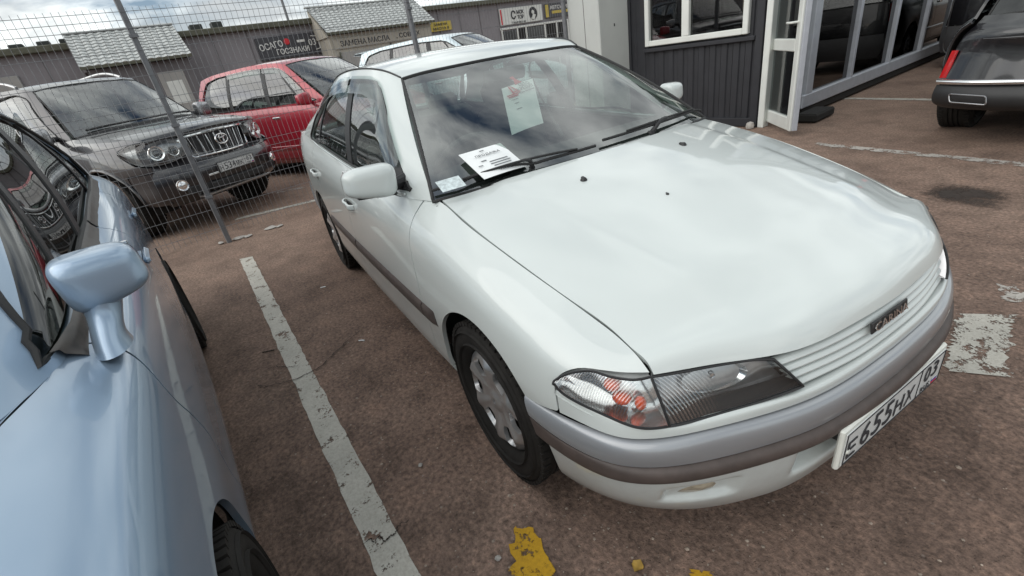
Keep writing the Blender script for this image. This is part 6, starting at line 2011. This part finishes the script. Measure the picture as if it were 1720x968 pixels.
# ------------------------------------------------------------------ red people carrier and pale blue van behind the fence
def mpv(name, loc, rz, label, pm, h=0.0, visor_on=True, rear=-3.60, gl=None):
    o = empty(name, loc, rz, label, 'car')
    S = dict(paint=pm, glass=gl or MT['glass'], wsglass=MT['ws_glass'], zb=.22, zm=.62, track=.76, tyre=.315, rim=.20, tw=.195, spokes=6, res=(150, 50), wstyle='alloy',
        top=[(rear + .02, .76, 1.06 + h), (-3.0, .80, 1.07 + h), (-2.6, .805, 1.065 + h), (-1.8, .81, 1.055 + h), (-1.0, .805, 1.04 + h), (-.55, .79, 1.035 + h), (-.30, .755, 1.04 + h), (0, .74, .99 + h), (.35, .70, .90 + h), (.6, .64, .80 + h), (.72, .60, .73 + h)],
        sx=[rear, rear + .12, -3.2, -2.9, -2.6, -2.2, -1.7, -1.1, -.6, -.3, 0, .2, .4, .55, .66, .72],
        wid=[(rear, .78), (-3.3, .84), (-2.6, .865), (-1.5, .868), (-.5, .865), (0, .855), (.35, .83), (.55, .78), (.72, .70)],
        arches=[(0, .32, .365), (-2.65, .32, .365)],
        panels=std_panels(-.55, -1.56, -2.30, .30, -5, top=1.5, front=1.0),
        hood=[((.70, .60, .735 + h), (.86, .75 + h), 2.2, 2.2), ((.62, .635, .79 + h), (.76, .83 + h), 2.2, 2.4), ((.35, .70, .90 + h), (.44, .96 + h), 2, 2.6), ((0, .74, .99 + h), (.08, 1.045 + h), 2, 2.8), ((-.28, .755, 1.04 + h), (-.08, 1.09 + h), 2, 2.8)],
        beltx=[-.32, -.55, -1.0, -1.8, -2.6, -3.1, rear + .08], railx=[-1.14, -1.22, -1.42, -1.95, -2.65, -3.05, -3.32],
        raily=[.59, .605, .625, .64, .635, .62, .60], railz=[1.62 + h, 1.645 + h, 1.675 + h, 1.695 + h, 1.685 + h, 1.665 + h, 1.63 + h],
        roofc=[(-1.08, 1.655 + h), (-1.18, 1.68 + h), (-1.42, 1.71 + h), (-1.95, 1.732 + h), (-2.68, 1.722 + h), (-3.1, 1.70 + h), (-3.40, 1.665 + h)],
        dlo=rnd([(-.50, 1.065 + h), (-.60, 1.10 + h), (-1.16, 1.55 + h), (-1.32, 1.60 + h), (-2.0, 1.635 + h), (-2.8, 1.62 + h), (-3.12, 1.575 + h), (-3.36, 1.13 + h), (-3.28, 1.09 + h), (-1.8, 1.075 + h)], [.02, .03, .08, .1, .1, .1, .08, .05, .03, .1]),
        pillars=[(-.80, 1.06 + h, -1.02, 1.30 + h, .025), (-1.55, 1.06 + h, -1.62, 1.62 + h, .08), (-2.52, 1.06 + h, -2.50, 1.62 + h, .07)],
        wsb=[(-.31, .74, 1.05 + h), (-.2, .5, 1.085 + h), (-.11, .25, 1.098 + h), (-.09, 0, 1.10 + h)], wst=[(-1.135, .59, 1.615 + h), (-1.10, .4, 1.635 + h), (-1.085, 0, 1.645 + h)],
        rgb=[(rear + .04, .70, 1.08 + h), (rear - .02, .4, 1.085 + h), (rear - .03, 0, 1.085 + h)], rgt=[(-3.34, .59, 1.615 + h), (-3.42, .3, 1.64 + h), (-3.43, 0, 1.65 + h)],
        nose=[('nose_skin', [(.745 + h, .85, .60, .15, 2.4), (.66 + h * .7, .89, .66, .19, 2.6), (.55, .91, .70, .22, 2.8)], pm), ('front_bumper', [(.54, .92, .71, .23, 2.8), (.42, .935, .74, .25, 2.8), (.24, .90, .70, .24, 2.8)], MT['grey_plastic'])],
        tail=[('tailgate', [(1.07 + h, rear - .03, .74, .06, 4), (.85, rear - .05, .78, .07, 4), (.62, rear - .06, .80, .08, 4)], pm), ('rear_bumper', [(.61, rear - .08, .82, .12, 4), (.42, rear - .10, .84, .14, 4), (.24, rear - .06, .80, .12, 4)], MT['grey_plastic'])],
        seatx=-1.25)
    R = car_shell(o, S)
    for sg in (1, -1):
        mo = door_mirror(o, sg, (-.56, .985, 1.12 + h), pm, .065, .115, .085, yaw=.1)
        B_().tube([(-.64, sg * .80, 1.07 + h), (-.60, sg * .90, 1.08 + h)], .028, 8).build('mirror_base', MT['black_plastic'], mo)
        for x, z in ((-1.43, .90 + h), (-2.28, .91 + h)):
            w = R['side_w'](x, z)
            B_().box((x, sg * (w + .010), z), (.17, .022, .032), None, .01).build('handle', MT['chrome'], o)
        m = clip(R['side'].offset(.004), np.minimum(np.minimum(rear + .26 - R['side'].V[:, 0], R['side'].V[:, 2] - .78), 1.04 + h - R['side'].V[:, 2]))
        put('tail_lamp', m if sg > 0 else m.mirror(), MT['red_lens'], o)
        L_ = np.array([[(x, sg * (R['side_w'](x, z) + d), z) for z, d in ((.44, .0), (.45, .012), (.50, .012), (.51, 0))] for x in np.linspace(-2.26, -.45, 20)])
        m = from_lattice(L_); put('side_moulding', m if m.N[40][1] * sg > 0 else m.flip(), pm, o)
        a = curve(np.array([(.74, .44, .78 + h), (.66, .58, .82 + h), (.50, .68, .86 + h), (.36, .745, .87 + h)]), 20); c = curve(np.array([(.82, .46, .68 + h * .8), (.73, .62, .69 + h * .8), (.58, .735, .72 + h), (.40, .79, .78 + h)]), 20)
        Lh = np.stack([c + (a - c) * t + np.array([.03, .03, 0]) * 4 * t * (1 - t) for t in np.linspace(0, 1, 8)], 1)
        m = from_lattice(Lh); m = m if m.N[80][0] > 0 else m.flip()
        put('headlamp', (m if sg > 0 else m.mirror()), MT['lamp_grey'], o)
        if visor_on:
            ds_ = R['dl']; g_ = R['gh']
            for x0, x1 in ((-1.60, -.75), (-2.48, -1.63)):
                f = np.minimum(np.minimum(ds_ + .01, .060 - ds_), np.minimum(np.minimum(g_.V[:, 0] - x0, x1 - g_.V[:, 0]), g_.V[:, 2] - 1.25 - h))
                m = clip(g_.offset(.012), f)
                put('wind_deflector', m if sg > 0 else m.mirror(), MT['visor'], o)
    return o, R
RC, RR = mpv('red_people_carrier', (-6.80, 1.02, 0), rad(33), 'red people carrier with wind deflectors behind the mesh fence', MT['red'], h=.045, gl=MT['dark_glass'])
VC, VR = mpv('pale_blue_van', (-7.15, 4.05, 0), rad(34), 'pale blue minivan with rear roof spoiler showing above the white sedan roof', MT['pale_blue'], h=.08, visor_on=False)
NC, NR = mpv('black_people_carrier', (-1.95, 12.40, 0), rad(96), 'black car parked ahead of the black crossover, against the showroom glass', MT['black'], h=.0, visor_on=False)
# rear roof spoiler of the van
L_ = np.array([[(-3.30 - t * .26 + .04 * abs(y) / .58, y, 1.775 - .045 * (abs(y) / .58) ** 2 + .01 * t) for t in (0, .5, 1)] + [(-3.56, y, 1.752 - .045 * (abs(y) / .58) ** 2), (-3.36, y, 1.722 - .04 * (abs(y) / .58) ** 2)] for y in np.linspace(-.58, .58, 21)])
m = from_lattice(L_); put('roof_spoiler', flange(m if m.N[50][2] > 0 else m.flip(), .01), MT['pale_blue'], VC)

# ------------------------------------------------------------------ black car seen from behind at the right
KC = empty('black_crossover', (-.13, 7.74, 0), rad(94.5), 'black crossover seen from behind at the right edge, exhaust tip in its bumper', 'car')
S = dict(paint=MT['black'], glass=MT['smoke_glass'], zb=.30, zm=.64, track=.80, tyre=.355, rim=.235, tw=.235, spokes=5, res=(160, 56),
    top=[(-3.62, .72, .94), (-3.4, .75, .985), (-2.9, .80, 1.00), (-2.2, .82, 1.0), (-1.2, .82, .985), (-.5, .81, .97), (-.3, .78, .975), (0, .77, .94), (.4, .72, .86), (.7, .64, .76)],
    sx=[-3.50, -3.46, -3.4, -3.15, -2.85, -2.4, -1.8, -1.1, -.5, -.2, .1, .3, .5, .62, .7],
    wid=[(-3.52, .845), (-3.44, .872), (-3.2, .915), (-2.85, .935), (-2.0, .925), (-1, .925), (0, .93), (.4, .89), (.6, .82), (.7, .74)],
    arches=[(0, .365, .405), (-2.78, .365, .405)],
    panels=std_panels(-.50, -1.58, -2.40, .30, -5, top=1.4, front=1.0),
    hood=[((.68, .64, .765), (.86, .80), 2.2, 2.2), ((.4, .72, .86), (.52, .92), 2, 2.6), ((0, .77, .94), (.08, 1.0), 2, 2.8), ((-.28, .78, .975), (-.08, 1.03), 2, 2.8)],
    beltx=[-.32, -.55, -1.2, -2.0, -2.7, -3.2, -3.45], railx=[-1.20, -1.28, -1.55, -2.05, -2.6, -2.85, -3.02],
    raily=[.58, .60, .62, .63, .61, .59, .57], railz=[1.52, 1.545, 1.575, 1.58, 1.55, 1.51, 1.47],
    roofc=[(-1.14, 1.55), (-1.24, 1.575), (-1.55, 1.61), (-2.05, 1.622), (-2.65, 1.59), (-2.92, 1.55), (-3.10, 1.505)],
    dlo=rnd([(-.52, 1.0), (-.62, 1.04), (-1.24, 1.46), (-1.40, 1.51), (-2.05, 1.53), (-2.6, 1.49), (-2.95, 1.32), (-3.05, 1.10), (-2.9, 1.045)], [.02, .03, .08, .1, .1, .1, .08, .05, .03]),
    pillars=[(-1.57, 1.0, -1.64, 1.5, .08), (-2.52, 1.03, -2.45, 1.5, .05)],
    wsb=[(-.31, .765, .985), (-.2, .5, 1.02), (-.1, 0, 1.035)], wst=[(-1.195, .58, 1.515), (-1.16, .4, 1.535), (-1.14, 0, 1.545)],
    rgb=[(-3.44, .66, .985), (-3.52, .4, 1.0), (-3.55, 0, 1.005)], rgt=[(-3.04, .56, 1.455), (-3.11, .3, 1.485), (-3.13, 0, 1.495)],
    nose=[('front_bumper', [(.77, .85, .64, .16, 2.4), (.5, .93, .72, .23, 2.8), (.24, .88, .70, .24, 2.8)], MT['black'])],
    tail=[('tailgate', [(.995, -3.545, .68, .11, 3.0), (.93, -3.62, .72, .16, 3.0), (.885, -3.66, .755, .18, 3.2), (.80, -3.655, .79, .17, 3.4), (.66, -3.66, .82, .16, 3.6), (.545, -3.68, .84, .16, 3.6)], MT['black']),
          ('rear_bumper', [(.500, -3.70, .855, .17, 3.6), (.44, -3.735, .865, .19, 3.6), (.36, -3.73, .86, .20, 3.6), (.305, -3.66, .80, .18, 3.6)], MT['black_plastic'])],
    seatx=-1.3)
KR = car_shell(KC, S)
def tail_x(y, base, w, d, p): return base + d * min(1.0, abs(y) / w) ** p
# bright strip across the bumper
L_ = []
for y in np.linspace(-.86, .86, 61):
    x = tail_x(y, -3.705, .858, .17, 3.6)
    L_.append([(x + .010, y, .547), (x - .014, y, .543), (x - .020, y, .525), (x - .014, y, .507), (x + .010, y, .503)])
m = from_lattice(np.array(L_)); put('bumper_chrome_strip', m if m.N[150][0] < 0 else m.flip(), MT['chrome'], KC)
# crease line of the boot
L_ = []
for y in np.linspace(-.62, .62, 41):
    x = tail_x(y, -3.662, .77, .178, 3.2)
    L_.append([(x, y, .845), (x - .008, y, .84), (x - .008, y, .832), (x + .002, y, .826)])
m = from_lattice(np.array(L_)); put('boot_crease', m if m.N[60][0] < 0 else m.flip(), MT['black'], KC)
for sg in (1, -1):
    L_ = []
    for t in np.linspace(0, 1, 12):
        z = .552 + .21 * t; w0 = .842 - .03 * t
        row = []
        for y in np.linspace(w0 - .040, w0 + .012 - .012 * t, 8):
            row.append((tail_x(y, -3.672, .84 - .05 * t, .16, 3.6) - .006, sg * y, z))
        L_.append(row)
    m = from_lattice(np.array(L_)); put('tail_lamp', flange(m if m.N[40][0] < 0 else m.flip(), .01), MT['red_lens'], KC)
    # trapezoid exhaust finisher
    ex = rnd([(.46, .365), (.475, .430), (.73, .440), (.71, .375)], .02)
    pts = [(tail_x(y, -3.735, .865, .19, 3.6) - .012, sg * y, z) for y, z in ex]
    e = B_().tube(pts, .006, 8, closed=True).build('exhaust_finisher', MT['mirror_cover'], KC)
    B_().prism([(y, z) for y, z in ex], .0, .004, lambda u, v, t: (tail_x(u, -3.735, .865, .19, 3.6) - .004 + t, sg * u, v)).build('exhaust_opening', MT['under'], KC)
    mo = door_mirror(KC, sg, (-.55, 1.0, 1.06), MT['black'], .065, .115, .08, yaw=.1)
    B_().tube([(-.62, sg * .82, 1.01), (-.58, sg * .92, 1.02)], .028, 8).build('mirror_base', MT['black_plastic'], mo)
L_ = np.array([[(-3.02 - .20 * t, y, 1.485 + .012 * t - .03 * (abs(y) / .55) ** 2) for t in (0, .5, 1)] + [(-3.22, y, 1.478 - .03 * (abs(y) / .55) ** 2), (-3.08, y, 1.462 - .03 * (abs(y) / .55) ** 2)] for y in np.linspace(-.55, .55, 21)])
m = from_lattice(L_); put('roof_spoiler', flange(m if m.N[50][2] > 0 else m.flip(), .01), MT['black'], KC)
B_().box((-3.215, 0, 1.478), (.012, .36, .014), None, .004).build('brake_light', MT['red_lens'], KC)

# ------------------------------------------------------------------ sheets behind the windscreen
def sheet(name, label, TL, TR, BR, BL, cat='paper'):
    o = empty(name, (0, 0, 0), 0, label, cat)
    q = np.array([TL, TR, BR, BL], float)
    n_ = unit(np.cross(q[1] - q[0], q[3] - q[0]))
    if n_[2] < 0: n_ = -n_
    q = q - n_ * .016
    L_ = np.array([[(q[0] * (1 - u) + q[1] * u) * (1 - v) + (q[3] * (1 - u) + q[2] * u) * v + n_ * (.006 * math.sin(u * 3.1) * math.sin(v * 2.6)) for v in np.linspace(0, 1, 9)] for u in np.linspace(0, 1, 9)])
    m = from_lattice(L_)
    m = m if m.N[40] @ n_ > 0 else m.flip()
    put('sheet', m + m.offset(-.0008).flip(), MT['paper'], o)
    ux = unit(q[1] - q[0]); uy = unit(np.cross(n_, ux)); W = np.linalg.norm(q[1] - q[0]); H = np.linalg.norm(q[3] - q[0])
    def P(u, v): return (q[0] * (1 - u) + q[1] * u) * (1 - v) + (q[3] * (1 - u) + q[2] * u) * v + n_ * .0075
    return o, P, ux, uy, n_, W, H
o, P_, ux, uy, n_, W, H = sheet('credit_sheet', 'white car loan sheet with red mark hung behind the windscreen', (-.763, -.152, 1.216), (-.788, .034, 1.229), (-.487, -.137, 1.076), (-.466, -.307, 1.066))
lettering('print', 'АВТО', .024, MT['grey_ink'], o, P_(.66, .10), ux, uy, width=.062)
lettering('print', 'КРЕДИТ', .024, MT['grey_ink'], o, P_(.70, .19), ux, uy, width=.092)
lettering('print', 'В ДЕНЬ ОБРАЩЕНИЯ', .010, MT['grey_ink'], o, P_(.72, .27), ux, uy, width=.085)
for v, w_ in ((.25, .30), (.29, .24)):
    B_().box(P_(.28, v), (W * w_ * 1.2, .007, .0008), Matrix((ux, uy, n_)).transposed()).build('print', MT['red_ink'], o)
c = P_(.30, .15); R3 = Matrix((ux, uy, n_)).transposed()
for (pts) in ([(-.022, -.028), (-.010, -.028), (.004, .030), (-.002, .034)], [(.006, .030), (.012, .030), (.026, -.026), (.014, -.028)], [(-.014, -.012), (.020, -.012), (.022, -.020), (-.016, -.020)]):
    B_().prism(pts, 0, .0008, lambda u, v, t: tuple(c + ux * u + uy * v + n_ * t)).build('print', MT['red_ink'], o)
for v, w_ in ((.36, .2), (.45, .14), (.58, .16)):
    B_().box(P_(.20 + v * .3, v), (W * w_, .003, .0006), R3).build('print', MT['grey_ink'], o)
b = B_()
b.prism([(-.010, -.02), (.034, -.014), (.026, .018), (.030, .046), (.008, .042), (.010, .016)], 0, .002, lambda u, v, t: tuple(P_(.40, -.04) + ux * u + uy * v + n_ * (t - .006)))
tag_o = b.build('red_tag', MT['red_ink'], o)
o, P_, ux, uy, n_, W, H = sheet('sale_sheet', 'pale sale notice with printed lines lying on the dashboard', (-.437, -.561, 1.051), (-.442, -.377, 1.053), (-.292, -.362, .977), (-.289, -.546, .976))
R3 = Matrix((ux, uy, n_)).transposed()
lettering('print', 'ПРОДАЖА', .014, MT['grey_ink'], o, P_(.50, .30), ux, uy, width=.105)
lettering('print', '165 000', .014, MT['grey_ink'], o, P_(.62, .88), ux, uy, width=.070)
for u, v, w_ in ((.45, .14, .10), (.30, .48, .12), (.60, .56, .42), (.60, .64, .46), (.60, .72, .40), (.86, .88, .08), (.15, .62, .10)):
    B_().box(P_(u, v), (W * w_, .0042, .0006), R3).build('print', MT['grey_ink'], o)
o = B_()
o.box((0, 0, 0), (.06, .09, .0008)); st = o.build('windscreen_sticker', MT['sticker'])
st.matrix_world = Matrix.Translation((-.318, -.665, .975)) @ Matrix.Rotation(rad(27), 4, 'Y')
tagit(st, 'small pale sticker in the lower corner of the windscreen', 'sticker')

# ------------------------------------------------------------------ litter and loose grit
def pebble_mesh(name, seed, n=7):
    r = np.random.default_rng(seed)
    b = B_(); b.lathe([(.0005, .7), (.6, .55), (1.0, .1), (.8, -.3), (.0005, -.4)], axis='z', n=n)
    b.V = [tuple(np.array(v) * (1 + r.normal(0, .12, 3))) for v in b.V]
    return b.mesh(name, 50)
me_p = [pebble_mesh('pebble', k) for k in range(4)]
V = []; F = []
r = np.random.default_rng(3)
bb = B_()
for k in range(2600):
    x, y = r.uniform(-4.6, 1.5), r.uniform(-2.0, 4.2)
    if r.random() < .55: x, y = r.uniform(-1.4, 1.4), r.uniform(-1.5, -.2) + (r.random() < .35) * r.uniform(0, 2.4)
    s_ = abs(r.normal(.0022, .0014)) + .0012
    if r.random() < .01: s_ *= 2.2
    a = r.uniform(0, 6.28); ca, sa = math.cos(a), math.sin(a)
    ey = r.uniform(.6, 1.0)
    pts = [(1, 0, 0), (.3, ey, 0), (-.8, .6 * ey, 0), (-.7, -.6 * ey, 0), (.4, -ey, 0), (.1, .1, r.uniform(.5, .9))]
    bb.add([(x + s_ * (ca * p[0] - sa * p[1]), y + s_ * (sa * p[0] + ca * p[1]), .0004 + s_ * p[2]) for p in pts], [(0, 1, 5), (1, 2, 5), (2, 3, 5), (3, 4, 5), (4, 0, 5)])
gr = bb.build('loose_grit', MT['grit'], None, 20, False)
tagit(gr, 'loose grit and sand grains scattered over the asphalt', 'grit', None, 'stuff')
lit = [('dry_leaf', (.565, -.708), .016, 'small yellow dry leaf lying under the front bumper', 'leaf', 'leaf'),
       ('pale_stone', (.30, -1.02), .010, 'small pale stone beside the yellow paint', 'stone', 'concrete'),
       ('cigarette_butt', (-1.30, -1.02), .018, 'white cigarette butt beside the sedan sill', 'litter', 'paper'),
       ('cigarette_butt', (-2.30, -1.05), .018, 'white cigarette butt near the rear wheel of the sedan', 'litter', 'paper'),
       ('twig', (-1.62, -1.50), .035, 'small dark twig beside the blue car', 'twig', 'under'),
       ('paper_scrap', (.14, 3.70), .030, 'crumpled pale scrap at the end of the far parking line', 'litter', 'paper'),
       ('pale_stone', (-.20, -1.08), .009, 'small pale stone beside the front wheel', 'stone', 'concrete')]
for nm, (x, y), s_, lb, ct, mt in lit:
    b = B_()
    if nm in ('cigarette_butt', 'twig'):
        b.tube(curve([(-s_, 0, .004), (0, .1 * s_, .005), (s_, 0, .004)], 6), .0035 if nm != 'twig' else .003, 7)
    elif nm == 'dry_leaf':
        L_ = np.array([[(u * s_ * (1.3 - abs(v)), v * s_, .003 + .35 * s_ * (u * u + v * v * .6)) for v in np.linspace(-1, 1, 7)] for u in np.linspace(-1, 1, 7)])
        m = from_lattice(L_); b.addm(m).addm(m.offset(-.0006).flip())
    else:
        b.add(*[[(v.co.x * s_, v.co.y * s_, v.co.z * s_ + .004) for v in me_p[int(x * 7) % 4].vertices], [tuple(p.vertices) for p in me_p[int(x * 7) % 4].polygons]])
    o = b.build(nm, MT[mt]); o.location = (x, y, .001); o.rotation_euler = (0, 0, x * 9)
    tagit(o, lb, ct)
